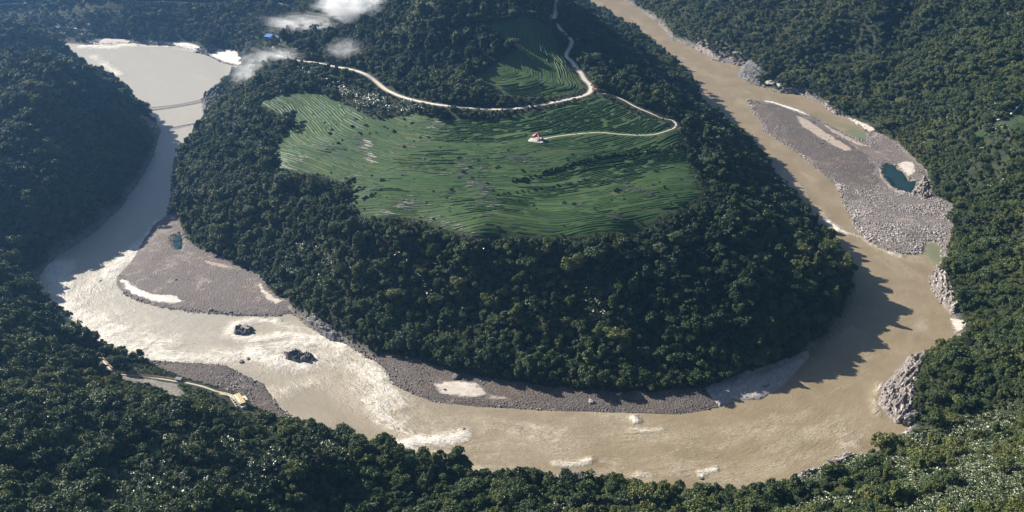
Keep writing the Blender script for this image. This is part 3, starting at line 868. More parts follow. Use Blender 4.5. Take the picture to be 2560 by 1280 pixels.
outcrop('small pale rock ledge showing above the trees of the bottom bank', [(1388, 1190), (1440, 1180), (1482, 1190), (1505, 1212), (1470, 1220), (1410, 1206)], M_rock, 6, 1.6, 4, 8, 4, 0.3, 6)
outcrop('dark rock cliff carrying the right end of the footbridge', [(505, 248), (540, 222), (566, 226), (556, 262), (546, 300), (514, 304)], M_rock_d, 15, 2.2, 7, 15, 6, 0.8, 7)
outcrop('broken rock point beside a white beach on the far right bank', [(1842, 192), (1850, 166), (1872, 166), (1906, 196), (1900, 218), (1868, 206)], M_rock_d, 5, 1.6, 6, 8, 3.5, -0.5, 8)
outcrop('dark rounded rock point on the downstream side of the far white beach', [(1950, 232), (1954, 204), (1976, 208), (2006, 228), (1996, 238)], M_rock_d, 5, 1.6, 6, 8, 3.5, -0.5, 18)
outcrop('low broken rocks lining the far right bank upstream', [(1738, 121), (1745, 112), (1800, 128), (1856, 158), (1846, 166), (1788, 153)], M_rock, 3.5, 1.6, 6, 7, 3, -0.5, 9, rough=4)
outcrop('tan rock shelf beside the dark green pond on the right bar', [(2280, 487), (2296, 460), (2312, 440), (2328, 492), (2310, 502)], M_rock, 5, 1.6, 5, 7, 3, 1.1, 10, z0=3)
outcrop('broad banded rock slab in shade at the end of the front gravel bar', [(1760, 978), (1870, 938), (2020, 884), (2024, 893), (1962, 965), (1900, 1001), (1832, 1004), (1798, 1020)], M_slab, 2.6, 2.0, 4, 18, 9, 0.5, 11, rough=0.8)
outcrop('dark shore rocks under the forest where the left gravel bar ends', [(765, 806), (790, 806), (830, 832), (860, 856), (830, 854), (790, 832)], M_rock_d, 6, 1.8, 4, 8, 4, 2.4, 12)
outcrop('dark rocks between two white beaches on the far left shore', [(476, 130), (510, 123), (548, 127), (535, 136), (500, 136)], M_rock_d, 6, 2.5, 5, 10, 5, 0.2, 13)
outcrop('rocky bank below the forest opposite the head of the right bar', [(2056, 262), (2080, 255), (2110, 276), (2118, 290), (2084, 286)], M_rock, 6, 2.2, 5, 10, 5, 0.6, 14)
outcrop('low dark rock in the river by the far white beach', [(330, 113), (370, 106), (420, 108), (440, 114), (380, 119)], M_rock_d, 4, 2.5, 5, 10, 5, 0.2, 15)
outcrop('rocky shore strip under the trees at the lower right bend', [(2240, 1058), (2276, 1066), (2300, 1052), (2290, 1040), (2262, 1044)], M_rock_d, 5, 1.8, 4, 8, 4, 0.4, 16)
outcrop('pale bare rock face on the nose of the left forested hill', [(352, 322), (375, 305), (398, 310), (396, 332), (372, 336)], M_rock, 5, 2.2, 5, 10, 5, 0.8, 17, z0=8)


# ------------------------------------------------------------------ boulders
def boulder_mesh(seed, n_cut=9):
    r2 = np.random.default_rng(seed)
    bm = bmesh.new()
    bmesh.ops.create_icosphere(bm, subdivisions=2, radius=1.0)
    cuts = [(Vector(r2.normal(size=3)).normalized(), r2.uniform(0.55, 0.9)) for _ in range(n_cut)]
    s = Vector((1.0, r2.uniform(0.6, 0.9), r2.uniform(0.5, 0.8)))
    for v in bm.verts:
        for n_, d_ in cuts:
            q = v.co.dot(n_)
            if q > d_:
                v.co -= n_ * (q - d_)
        v.co = Vector((v.co.x * s.x, v.co.y * s.y, v.co.z * s.z)) + Vector(r2.normal(size=3)) * 0.03
    me = bpy.data.meshes.new('boulder')
    bm.to_mesh(me)
    bm.free()
    return me


BM_GREY, BM_DARK = [], []
for k in range(5):
    a = boulder_mesh(100 + k)
    b2 = a.copy()
    a.materials.append(M_boulder)
    b2.materials.append(M_boulder_d)
    BM_GREY.append(a)
    BM_DARK.append(b2)


# broken slabs lying along the bedding of the larger outcrops
for o_, poly_, mat_, ang_, seed_ in OUTCROPS:
    if seed_ in (1, 2, 11):
        continue
    r2 = np.random.default_rng(700 + seed_)
    V_ = np.array([v.co[:] for v in o_.data.vertices])
    for q_ in scatter(np.asarray(poly_), 4.2, 0.5, 700 + seed_)[:110]:
        if r2.random() < 0.25:
            continue
        zz = V_[np.argmin(np.hypot(V_[:, 0] - q_[0], V_[:, 1] - q_[1])), 2]
        s_ = r2.uniform(1.0, 2.6)
        dk_ = r2.random() < (0.75 if mat_ is M_rock_d else 0.3)
        c_ = link('rock_slab', (BM_DARK if dk_ else BM_GREY)[r2.integers(5)], o_, tint=float(r2.random() * 0.8))
        c_.location = (q_[0], q_[1], zz + 0.15 * s_)
        c_.scale = (s_ * r2.uniform(1.3, 2.4), s_ * r2.uniform(0.6, 1.0), s_ * r2.uniform(0.6, 1.1))
        c_.rotation_euler = (r2.uniform(-0.4, 0.4), r2.uniform(-0.35, 0.35), ang_ + r2.normal() * 0.25)


def gn_instances(name, pts, scale, rot, kind_idx, tint, meshes, **props):
    """One object that carries many copies: a cloud of points with a geometry-nodes instancer."""
    me = bpy.data.meshes.new(name)
    me.vertices.add(len(pts))
    me.vertices.foreach_set('co', np.asarray(pts, np.float32).ravel())
    sc3 = np.asarray(scale, np.float32)
    if sc3.ndim == 1:
        sc3 = np.repeat(sc3[:, None], 3, 1)
    a = me.attributes.new('size', 'FLOAT_VECTOR', 'POINT')
    a.data.foreach_set('vector', sc3.ravel())
    add_attr(me, 'tint', tint)
    a = me.attributes.new('turn', 'FLOAT_VECTOR', 'POINT')
    a.data.foreach_set('vector', np.asarray(rot, np.float32).ravel())
    a = me.attributes.new('sort', 'INT', 'POINT')
    a.data.foreach_set('value', np.asarray(kind_idx, np.int32))
    o = link(name, me, None, **props)
    g = bpy.data.node_groups.new(name, 'GeometryNodeTree')
    g.interface.new_socket('Geometry', in_out='INPUT', socket_type='NodeSocketGeometry')
    g.interface.new_socket('Geometry', in_out='OUTPUT', socket_type='NodeSocketGeometry')
    gi, go = g.nodes.new('NodeGroupInput'), g.nodes.new('NodeGroupOutput')
    jn = g.nodes.new('GeometryNodeJoinGeometry')
    for m_ in meshes[::-1]:
        src = bpy.data.objects.new(m_.name + '_source', m_)       # never linked to the scene: only its mesh is read
        oi = g.nodes.new('GeometryNodeObjectInfo')
        oi.inputs['Object'].default_value = src
        oi.transform_space = 'ORIGINAL'
        ti = g.nodes.new('GeometryNodeGeometryToInstance')
        g.links.new(oi.outputs['Geometry'], ti.inputs[0])
        g.links.new(ti.outputs[0], jn.inputs[0])
    ip = g.nodes.new('GeometryNodeInstanceOnPoints')
    ip.inputs['Pick Instance'].default_value = True

    def named(nm, typ):
        n = g.nodes.new('GeometryNodeInputNamedAttribute')
        n.data_type = typ
        n.inputs['Name'].default_value = nm
        return n.outputs['Attribute']
    g.links.new(gi.outputs[0], ip.inputs['Points'])
    g.links.new(jn.outputs[0], ip.inputs['Instance'])
    g.links.new(named('sort', 'INT'), ip.inputs['Instance Index'])
    er = g.nodes.new('FunctionNodeEulerToRotation')
    g.links.new(named('turn', 'FLOAT_VECTOR'), er.inputs[0])
    g.links.new(er.outputs[0], ip.inputs['Rotation'])
    g.links.new(named('size', 'FLOAT_VECTOR'), ip.inputs['Scale'])
    g.links.new(ip.outputs[0], go.inputs[0])
    mod = o.modifiers.new('copies', 'NODES')
    mod.node_group = g
    return o


def project(p):
    p = np.asarray(p, float)
    Z = p[..., 2] - CAM_H
    d = p[..., 1] * _cp - Z * _sp
    yy = p[..., 1] * _sp + Z * _cp
    return 1280 + FOCAL * p[..., 0] / d, 640 - FOCAL * yy / d, d


SAND_POLYS = [ats(s_[1], s_[3]) for s_ in SANDS]
R_CLUSTER = ats([(2090, 460), (2200, 470), (2330, 500), (2380, 520), (2380, 600), (2310, 605), (2300, 640), (2220, 630), (2150, 590), (2115, 515)])
boulders = []          # x, y, radius, dark, tint, bar name
for nm, key, spacing, rmin, rmax, dark, seed in (('left', 'left', 5.0, 0.35, 1.0, 0.55, 1), ('front', 'front', 2.9, 0.5, 1.35, 0.75, 2), ('right', 'right', 3.3, 0.7, 2.0, 0.3, 3), ('near', 'near', 2.3, 0.9, 2.5, 0.75, 4)):
    P = BARS[key]
    q = scatter(P, spacing, seed=seed)
    if key == 'left':
        q = np.vstack([q, (lambda z: z[seg_dist(z, WATER, True) < 12])(scatter(P, 2.6, seed=seed + 50))])
    if key == 'front':
        q = q[(q[:, 0] < at(1330, 1000)[0]) | (seg_dist(q, WATER, True) < 12) | (rng.random(len(q)) < 0.25)]
    if key == 'right':
        q = np.vstack([q, scatter(R_CLUSTER, 2.9, seed=90)])
    onsand = np.zeros(len(q), bool)
    for sp_ in SAND_POLYS:
        onsand |= in_poly(q, sp_)
    for pp in ponds:
        onsand |= in_poly(q, pp)
    de = np.min([seg_dist(q, sp_, True) for sp_ in SAND_POLYS], axis=0)
    inpond = np.any([in_poly(q, pp) for pp in ponds], axis=0)
    q = q[~((onsand & (rng.random(len(q)) < 0.93 - 0.6 * np.exp(-de / 2.5))) | inpond)]
    r_ = rmin + (rmax - rmin) * rng.random(len(q)) ** 2.6
    clus = np.clip(0.6 + 0.9 * fbm(q[:, 0], q[:, 1], 30, 2), 0.45, 1.3)
    near_w = np.clip(1.35 - seg_dist(q, WATER, True) / 30, 0.9, 1.35)
    r_ = r_ * clus * near_w
    dk = rng.random(len(q)) < dark
    if key == 'right':
        big = in_poly(q, R_CLUSTER)
        r_ = np.where(big, r_ * 1.35, r_)
        dk = np.where(big, rng.random(len(q)) < 0.12, rng.random(len(q)) < 0.6)
    for (x, y), rr, d_ in zip(q, r_, dk):
        boulders.append((x, y, rr, d_, rng.random(), nm))
# shore rocks all along the outer right bank and the far shores
for line, sp_, r0, r1, dk_, nm in ((OUT[(OUT[:, 1] > 1000) & (OUT[:, 0] > 300) & (OUT[:, 1] < 2500)], 3.2, 0.7, 2.2, 0.3, 'right bank'), (IN[(IN[:, 0] < -400) & (IN[:, 1] < 2300) & (IN[:, 1] > 1250)], 3.6, 0.7, 2.0, 0.7, 'peninsula shore'),
                               (IN[(IN[:, 1] < 1080) & (IN[:, 0] < -120)], 3.0, 0.6, 1.6, 0.8, 'peninsula shore'), (OUT[(OUT[:, 1] < 860)], 3.5, 0.6, 1.6, 0.4, 'bottom bank')):
    L = smooth_line(line, sp_)
    for p in L:
        if np.linalg.norm(p[:2]) > 4000:
            continue
        for _ in range(3):
            o_ = rng.normal(size=2) * 3.0
            boulders.append((p[0] + o_[0], p[1] + o_[1], r0 + (r1 - r0) * rng.random() ** 2.2, rng.random() < dk_, rng.random(), nm))
BIG = [(1140, 945, 5.5, 1, 'front', 'tall dark boulder standing alone at the forest edge of the front bar'), (1478, 1005, 4.0, 0, 'front', 'single pale block lying on the dark front gravel bar'), (527, 775, 3.4, 0, 'left', 'biggest grey boulder on the lower edge of the left gravel bar'), (577, 781, 2.6, 1, 'left', 'dark squat boulder on the lower edge of the left gravel bar'),
       (440, 700, 2.2, 1, 'left', 'dark boulder alone in the middle of the left gravel bar'), (1112, 975, 2.6, 1, 'front', 'dark boulder on the white sand patch of the front bar'), (1752, 1195, 3.2, 1, 'river', 'small dark rock breaking the water near the bottom bank'), (252, 702, 2.0, 1, 'river', 'tiny black rock in the wide left river'),
       (1160, 1072, 2.0, 1, 'river', 'small dark rock in mid river below the front bar'), (605, 905, 4.5, 1, 'river', 'flat dark rock off the near boulder bar'), (620, 898, 3.0, 1, 'river', 'dark rock at the water edge of the near boulder bar')]
B = np.array([(b_[0], b_[1], b_[2]) for b_ in boulders])
bz = ground(B[:, 0], B[:, 1])
pu, pv, pd = project(np.column_stack([B[:, :2], bz]))
size_px = B[:, 2] * FOCAL / pd
size_px[(pu < 10) | (pu > 2550) | (pv < 10) | (pv > 1270) | (bz < -1.2)] = 0
hidden_shore = np.array([b_[5] in ('bottom bank', 'peninsula shore') for b_ in boulders])
size_px[hidden_shore] *= 0.2
order = np.argsort(-size_px)
n_single = 300 - len(BIG)
single, rest = order[:n_single], order[n_single:]
rest = rest[bz[rest] > -1.5]
SIZE_W = ((2.6, 'large'), (2.0, 'mid sized'), (0, 'smaller'))
BAR_TXT = {'left': 'on the left gravel bar', 'front': 'on the front gravel bar', 'right': 'in the boulder field of the right bar', 'near': 'on the dark near boulder bar', 'right bank': 'at the foot of the right bank', 'peninsula shore': 'under the peninsula shore', 'bottom bank': 'on the bottom bank'}


MARKS = [('the rock headland', (2260, 960)), ('the tall pink rock bank', (2350, 730)), ('the small white beach', (2395, 815)), ('the green inlet', (2332, 622)), ('the dark green pond', (2250, 450)), ('the dead end channel', (2150, 338)), ('the long sand strip', (1960, 262)), ('the right bar head', (1885, 268)),
         ('the right bar chute', (2130, 580)), ('the middle right bar', (2130, 440)), ('the lower right bar', (2260, 615)), ('the white sand patch', (1150, 980)), ('the banded slab', (1830, 985)), ('the foaming rapids', (960, 930)), ('the single pale block', (1478, 1005)), ('the dark front bar', (1680, 1025)),
         ('the ochre lodge', (640, 1000)), ('the grey roofed hut', (460, 925)), ('the near bar point', (650, 950)), ('the pale bar tip', (320, 710)), ('the left bar pond', (445, 610)), ('the left bar shore', (520, 780)), ('the grey stepped ledge', (2070, 1170)), ('the far white beach', (1930, 215)), ('the dark cliff', (530, 270)), ('the middle of the left bar', (450, 690)),
         ('the left bar forest edge', (600, 690)), ('the bottom rock ledge', (1450, 1200)), ('the upstream right bank', (1700, 105)), ('the boulder field corner', (2360, 560))]
MARK_XY = ats([m_[1] for m_ in MARKS])


def put_boulder(x, y, r, dark, tint, label, group, z=None):
    me_ = (BM_DARK if dark else BM_GREY)[rng.integers(5)]
    o = link('boulder', me_, None, label=label, category='boulder', tint=float(tint))
    if group:
        o['group'] = group
    o.location = (x, y, (ground(x, y)[0] if z is None else z) + 0.25 * r)
    o.scale = (r, r, r * rng.uniform(0.8, 1.1))
    o.rotation_euler = (rng.uniform(-0.3, 0.3), rng.uniform(-0.3, 0.3), rng.uniform(0, 6.28))


for i in single:
    x, y, r, dk, tn, nm = boulders[i]
    sw = next(w for s_, w in SIZE_W if r >= s_)
    side = ' at the water edge' if seg_dist(np.array([[x, y]]), WATER, True)[0] < 7 else ''
    mk = MARKS[int(np.argmin(np.hypot(MARK_XY[:, 0] - x, MARK_XY[:, 1] - y)))][0]
    col = ('dark ' if tn < 0.5 else '') + 'slate' if dk else ('pale ' if tn > 0.5 else '') + 'grey'
    put_boulder(x, y, r, dk, tn, ' '.join(('%s %s boulder near %s%s' % (sw, col, mk, side)).split()), 'boulders near ' + mk)
for u_, v_, r, dk, nm, lab in BIG:
    p = at(u_, v_) if nm == 'river' else land(u_, v_)
    put_boulder(p[0], p[1], r, dk, 0.5, lab, None, -0.3 * r if nm == 'river' else None)
for dk in (0, 1):
    ii = np.array([i for i in rest if boulders[i][3] == dk])
    n = len(ii)
    gn_instances('boulder_field', np.column_stack([B[ii, :2], bz[ii] + 0.2 * B[ii, 2] + 0.2]), B[ii, 2], np.column_stack([rng.uniform(-0.4, 0.4, n), rng.uniform(-0.4, 0.4, n), rng.uniform(0, 6.28, n)]),
                 rng.integers(0, 5, n), rng.random(n), BM_DARK if dk else BM_GREY, kind='stuff', label=('dark slate' if dk else 'pale grey') + ' stones strewn over the gravel bars and banks')
# ------------------------------------------------------------------ tea fields: sheets with rows of bushes along the terraces
FP, FP2 = lands([(p[0], p[1]) for p in FIELD]), lands([(p[0], p[1]) for p in FIELD2])
field = sheet('tea_field', FP, M_field, 6, 0.3, 3.0, 60, kind='structure')
field2 = sheet('tea_field', FP2, M_field, 6, 0.3, 3.0, 61, kind='structure')
meadow = sheet('meadow', lands([(-20, 290), (20, 288), (45, 298), (50, 312), (20, 322), (-20, 326)]), M_field, 5, 1.0, 1.5, 62, kind='structure')
SLOPE_TEA = sheet('tea_field', lands([(2425, 328), (2490, 312), (2540, 276), (2600, 238), (2620, 330), (2530, 345), (2450, 352)]), M_scrub, 5, 0.3, 4.0, 63, kind='structure')
KEEP_OUT_LINES = [(ROAD, 3.2), (PATH, 2.0)]


def isolines(poly, g, step, levels):
    """Level lines of g over a polygon on a square grid: chains of points per level."""
    lo_, hi_ = poly[:, :2].min(0) - step, poly[:, :2].max(0) + step
    xs, ys = np.arange(lo_[0], hi_[0], step), np.arange(lo_[1], hi_[1], step)
    X, Y = np.meshgrid(xs, ys)
    Pq = np.stack([X.ravel(), Y.ravel()], 1)
    G = g(Pq).reshape(X.shape)
    ok = in_poly(Pq, poly)
    for ln, wd in KEEP_OUT_LINES:
        ok &= seg_dist(Pq, ln) > wd + 1.5
    ok &= np.hypot(Pq[:, 0] - PAV[0], Pq[:, 1] - PAV[1]) > 12
    ok = ok.reshape(X.shape)
    chains = []
    for lv in levels:
        S = G > lv
        cells = ok[:-1, :-1] & ok[1:, :-1] & ok[:-1, 1:] & ok[1:, 1:]
        mix = cells & ~((S[:-1, :-1] == S[1:, :-1]) & (S[:-1, :-1] == S[:-1, 1:]) & (S[:-1, :-1] == S[1:, 1:]))
        adj, pt = {}, {}

        def ep(j0, i0, j1, i1):
            a, b2 = G[j0, i0], G[j1, i1]
            t = (lv - a) / (b2 - a + 1e-12)
            k = (j0, i0, j1, i1)
            pt[k] = (xs[i0] + (xs[i1] - xs[i0]) * t, ys[j0] + (ys[j1] - ys[j0]) * t)
            return k
        for j, i in zip(*np.nonzero(mix)):
            e = []
            if S[j, i] != S[j, i + 1]: e.append(ep(j, i, j, i + 1))
            if S[j + 1, i] != S[j + 1, i + 1]: e.append(ep(j + 1, i, j + 1, i + 1))
            if S[j, i] != S[j + 1, i]: e.append(ep(j, i, j + 1, i))
            if S[j, i + 1] != S[j + 1, i + 1]: e.append(ep(j, i + 1, j + 1, i + 1))
            if len(e) == 2:
                adj.setdefault(e[0], []).append(e[1])
                adj.setdefault(e[1], []).append(e[0])
        seen = set()
        for start in sorted(adj, key=lambda k: len(adj[k])):
            if start in seen:
                continue
            ch, cur = [start], start
            seen.add(start)
            while True:
                nx = [k for k in adj[cur] if k not in seen]
                if not nx:
                    break
                cur = nx[0]
                seen.add(cur)
                ch.append(cur)
            if len(ch) > 3:
                chains.append(np.array([pt[k] for k in ch]))
    return chains


def row_geo(line, width, height, seed):
    """A lumpy hedge along a line: 5 points across."""
    r2 = np.random.default_rng(seed)
    m = len(line)
    t = np.gradient(line, axis=0)
    n = np.stack([-t[:, 1], t[:, 0]], 1)
    n /= np.linalg.norm(n, axis=1, keepdims=True) + 1e-9
    taper = np.clip(np.minimum(np.arange(m), np.arange(m)[::-1]) / 1.5, 0.25, 1)[:, None]
    V_, prof = [], ((-0.5, -0.3), (-0.36, 0.75), (0.0, 1.0), (0.36, 0.75), (0.5, -0.3))
    for o_, h_ in prof:
        xy = line + n * (width * o_ * (1 + r2.uniform(-0.22, 0.22, (m, 1)))) * taper
        z = ground(xy[:, 0], xy[:, 1])[:, None] + 0.25 + height * h_ * (1 + r2.uniform(-0.35, 0.3, (m, 1))) * taper
        V_.append(np.hstack([xy, z]))
    f = [(r_ * m + i, r_ * m + i + 1, (r_ + 1) * m + i + 1, (r_ + 1) * m + i)[::-1] for r_ in range(4) for i in range(m - 1)]
    return np.vstack(V_), np.array(f)


def gdist(P):
    d, s, side = seg_dist(P, ROAD, arc=True)
    return d * np.where(P[:, 1] < np.interp(P[:, 0], [-500, 400], [1500, 1300]) + 200, 1, 1) + 16 * fbm(P[:, 0], P[:, 1], 120, 2) + 2.5 * fbm(P[:, 0] + 300, P[:, 1], 40, 2)


TERR = [lands(z_) for z_ in ([(1330, 285), (1460, 246), (1510, 240), (1690, 312), (1640, 335), (1400, 335), (1340, 325)], [(1290, 460), (1480, 400), (1720, 345), (1740, 400), (1600, 450), (1480, 470), (1300, 500)], [(1020, 300), (1330, 296), (1330, 345), (1200, 360), (1060, 350)], [(1000, 385), (1110, 375), (1120, 430), (1010, 440)],
                              [(870, 440), (950, 440), (960, 480), (880, 480)], [(1140, 500), (1300, 490), (1340, 540), (1160, 540)], [(1640, 520), (1720, 500), (1740, 530), (1660, 550)], [(780, 365), (840, 355), (830, 385), (785, 385)], [(1310, 50), (1400, 90), (1440, 185), (1390, 180), (1340, 120)], [(1230, 205), (1340, 215), (1460, 225), (1330, 248), (1260, 240)])]


def in_any(c):
    return any(in_poly(c[None, :2], z_)[0] for z_ in TERR)


def tea_rows(parent, poly, pitch, lo_, hi_, seed, max_parts, gfun=None, shade=0.0):
    r2 = np.random.default_rng(seed)
    rows = []
    for ch in isolines(poly, gfun or gdist, 3.0, np.arange(lo_, hi_, pitch)):
        ch = np.vstack([ch[:1], (ch[:-2] + 2 * ch[1:-1] + ch[2:]) / 4, ch[-1:]])
        i = 0
        while i < len(ch) - 4:                      # rows are broken by foot lanes
            n = int(r2.integers(12, 34))
            seg = ch[i:i + n]
            if len(seg) >= 4:
                rows.append(seg)
            i += n + (1 if r2.random() < 0.8 else 3)
    lens = np.array([len(r_) for r_ in rows])
    lo2, hi2 = poly[:, :2].min(0), poly[:, :2].max(0)
    plots = r2.uniform(lo2, hi2, (46, 2))                  # plots planted and pruned at different times
    ptint, pht = r2.normal(0, 0.17, 46), r2.uniform(0.6, 1.5, 46)
    order_ = np.argsort(-lens)
    batchV, batchF, off = [], [], 0
    for rank, k in enumerate(order_):
        c = rows[k].mean(0)
        dense = fbm(np.array([c[0]]), np.array([c[1]]), 75, 2)[0]
        terrace = in_any(c)
        thin = fbm(np.array([c[0] + 900]), np.array([c[1]]), 60, 2)[0]
        wd = pitch * (r2.uniform(0.5, 0.72) if terrace else r2.uniform(0.84, 1.02))
        ht = (r2.uniform(1.0, 1.7) if terrace else r2.uniform(0.2, 0.55)) * (0.7 if thin > 0.3 else 1.0)
        pl_ = int(np.argmin((plots[:, 0] - c[0]) ** 2 * 0.45 + (plots[:, 1] - c[1]) ** 2))
        ht *= pht[pl_]
        if r2.random() < (0.05 if terrace else 0.13):
            continue
        V_, F_ = row_geo(rows[k], wd, ht, seed * 1000 + int(k))
        if rank < max_parts:
            link('tea_row', mesh_from('tea_row', V_, F_, [M_tea], True), parent, tint=float(np.clip(0.45 + shade + ptint[pl_] + 0.4 * dense + 0.35 * thin + r2.normal() * 0.1, 0, 1)))
        else:
            batchV.append(V_)
            batchF.append(F_ + off)
            off += len(V_)
    if batchV:
        link('short_tea_rows', mesh_from('short_tea_rows', np.vstack(batchV), np.vstack(batchF), [M_tea], True), parent, kind='stuff', tint=0.4)


tea_rows(field, FP, 3.9, 6, 460, 71, 300)
tea_rows(field2, FP2, 4.0, 4, 260, 72, 200)
SLP = lands([(2425, 328), (2490, 312), (2540, 276), (2600, 238), (2620, 330), (2530, 345), (2450, 352)])
tea_rows(SLOPE_TEA, SLP, 3.2, 20, 200, 73, 150, lambda P: ground(P[:, 0], P[:, 1]) + 3 * fbm(P[:, 0], P[:, 1], 40, 2), -0.3)

# pale strips of bare terrace edge
STRIP_ZONES = [([(905, 350), (930, 410)], 16, 5, 2.4), ([(880, 340), (915, 400)], 14, 4, 1.2), ([(1110, 440), (1180, 400), (1215, 440)], 26, 20, 1.5), ([(1150, 410), (1195, 470), (1235, 520)], 46, 22, 1.7), ([(960, 530), (1010, 500)], 16, 12, 2.0), ([(1010, 500), (1060, 530)], 10, 14, 1.3),
               ([(1050, 550), (1110, 575), (1180, 590)], 34, 14, 1.5), ([(985, 385), (1060, 330)], 18, 16, 1.3), ([(1050, 320), (1100, 300)], 14, 10, 1.6), ([(740, 380), (760, 400)], 8, 8, 1.4), ([(700, 400), (715, 430)], 6, 6, 1.2), ([(1250, 380), (1340, 420)], 22, 22, 0.9), ([(1490, 450), (1620, 490)], 34, 20, 0.8),
               ([(1440, 520), (1540, 550)], 14, 12, 0.8), ([(870, 440), (1000, 420)], 20, 20, 0.9), ([(880, 470), (920, 490)], 8, 8, 1.1), ([(1380, 295), (1440, 320)], 12, 14, 0.9), ([(1230, 350), (1270, 400)], 10, 12, 0.8), ([(1100, 470), (1250, 560)], 30, 34, 0.8)]
gx_e = 2.0


def gdir(p):
    P_ = np.array([[p[0], p[1]], [p[0] + gx_e, p[1]], [p[0], p[1] + gx_e]])
    g_ = gdist(P_)
    d_ = np.array([-(g_[2] - g_[0]), g_[1] - g_[0]])
    return d_ / (np.linalg.norm(d_) + 1e-9)


M_strip = plain('pale_bare_soil', (0.66, 0.62, 0.54), (0.30, 0.27, 0.2), 0.4, 0.95)
for k, (pl, count, spread, wd) in enumerate(STRIP_ZONES):
    L = smooth_line(lands(pl), 3.0)
    for _ in range(int(count * 1.3)):
        p = L[rng.integers(len(L)), :2] + rng.normal(size=2) * spread * 0.5
        if not in_poly(p[None], FP)[0]:
            continue
        n = int(rng.integers(3, 9))
        seg = [p]
        for i in range(n):
            seg.append(seg[-1] + gdir(seg[-1]) * 2.2)
        V_, F_ = row_geo(np.array(seg), 0.55 * wd * rng.uniform(0.6, 1.2), 0.7, 9000 + k * 100 + _)
        V_[:, 2] += 0.45
        link('bare_terrace_edge', mesh_from('bare_terrace_edge', V_, F_, [M_strip]), field)

# ------------------------------------------------------------------ small builders
def boxes(bm, x0, x1, y0, y1, z0, z1):
    vv = [bm.verts.new((x, y, z)) for z in (z0, z1) for x, y in ((x0, y0), (x1, y0), (x1, y1), (x0, y1))]
    for f in ((3, 2, 1, 0), (4, 5, 6, 7), (0, 1, 5, 4), (1, 2, 6, 5), (2, 3, 7, 6), (3, 0, 4, 7)):
        bm.faces.new([vv[i] for i in f])


def bm_obj(name, bm, mat, parent=None, smooth=False, **props):
    me_ = bpy.data.meshes.new(name)
    bmesh.ops.recalc_face_normals(bm, faces=bm.faces)
    bm.to_mesh(me_)
    bm.free()
    me_.materials.append(mat)
    if smooth:
        me_.polygons.foreach_set('use_smooth', [True] * len(me_.polygons))
    return link(name, me_, parent, **props)


def box_obj(name, dims, mat, parent, **props):
    bm = bmesh.new()
    boxes(bm, *dims)
    return bm_obj(name, bm, mat, parent, **props)


def bar_mesh(bm, a, b2, r, n=6):
    a, b2 = Vector(a), Vector(b2)
    d_ = (b2 - a)
    q = d_.to_track_quat('Z', 'Y')
    rings = []
    for c in (a, b2):
        rings.append([bm.verts.new(c + q @ Vector((r * math.cos(6.2832 * k / n), r * math.sin(6.2832 * k / n), 0))) for k in range(n)])
    for k in range(n):
        bm.faces.new((rings[0][k], rings[0][(k + 1) % n], rings[1][(k + 1) % n], rings[1][k]))
    bm.faces.new(rings[0][::-1])
    bm.faces.new(rings[1])


M_red = plain('faded_red_roof', (0.56, 0.17, 0.16), (0.44, 0.115, 0.115), 0.6, 0.6)
M_redt = plain('red_trim', (0.66, 0.30, 0.28), None, 0.6, 0.5)
M_blue = plain('blue_steel_roof', (0.10, 0.26, 0.62), (0.075, 0.2, 0.5), 0.3, 0.4)
M_white = plain('white_wall', (0.72, 0.70, 0.66), (0.6, 0.58, 0.54), 0.4, 0.8)
M_dark = plain('dark_opening', (0.03, 0.03, 0.035), None, 0.4, 0.6)
M_wood = plain('weathered_wood', (0.30, 0.2, 0.11), (0.2, 0.13, 0.07), 1.0, 0.8)
M_yellow = plain('ochre_cladding', (0.66, 0.50, 0.24), (0.52, 0.38, 0.17), 0.5, 0.7)
M_cream = plain('cream_panels', (0.78, 0.71, 0.56), (0.64, 0.57, 0.43), 0.6, 0.7)
M_orange = plain('orange_rail', (0.55, 0.24, 0.09), None, 0.6, 0.6)
M_steel = plain('grey_steel', (0.30, 0.30, 0.31), (0.22, 0.22, 0.23), 0.5, 0.5)
M_tyre = plain('tyre', (0.02, 0.02, 0.02), None, 1.0, 0.9)
M_glass, nt, b, _ = new_mat('car_glass')
b.inputs['Base Color'].default_value = (0.02, 0.025, 0.03, 1)
b.inputs['Roughness'].default_value = 0.08

# star roofed pavilion on its terrace
pav = empty('star_pavilion', PAV, R(-14), label='open pavilion with faded red star shaped roof on a pale stone terrace', category='pavilion')
bm = bmesh.new()
top = bm.verts.new((0, 0, 10.2))
ring = []
for k in range(10):
    a = R(90 + 36 * k)
    r_, z_ = (8.9, 4.4) if k % 2 == 0 else (4.2, 5.4)
    ring.append(bm.verts.new((r_ * math.cos(a), r_ * math.sin(a), z_)))
low = [bm.verts.new(v_.co - Vector((0, 0, 0.45))) for v_ in ring]
for k in range(10):
    bm.faces.new((top, ring[k], ring[(k + 1) % 10]))
    bm.faces.new((ring[k], low[k], low[(k + 1) % 10], ring[(k + 1) % 10]))
bm.faces.new(low)
rf = bm_obj('roof', bm, M_red, pav)
for k in range(5):
    a = R(90 + 72 * k)
    bm = bmesh.new()
    bar_mesh(bm, (0, 0, 10.3), (9.0 * math.cos(a), 9.0 * math.sin(a), 4.5), 0.25)
    bm_obj('ridge', bm, M_redt, rf)
for k in range(5):
    a = R(90 + 72 * k)
    for r_ in (7.4, 3.2):
        bm = bmesh.new()
        bar_mesh(bm, (r_ * math.cos(a), r_ * math.sin(a), -0.4), (r_ * math.cos(a), r_ * math.sin(a), 4.45 + (0.5 if r_ < 4 else 0)), 0.2)
        bm_obj('column', bm, M_redt, pav)
bm = bmesh.new()
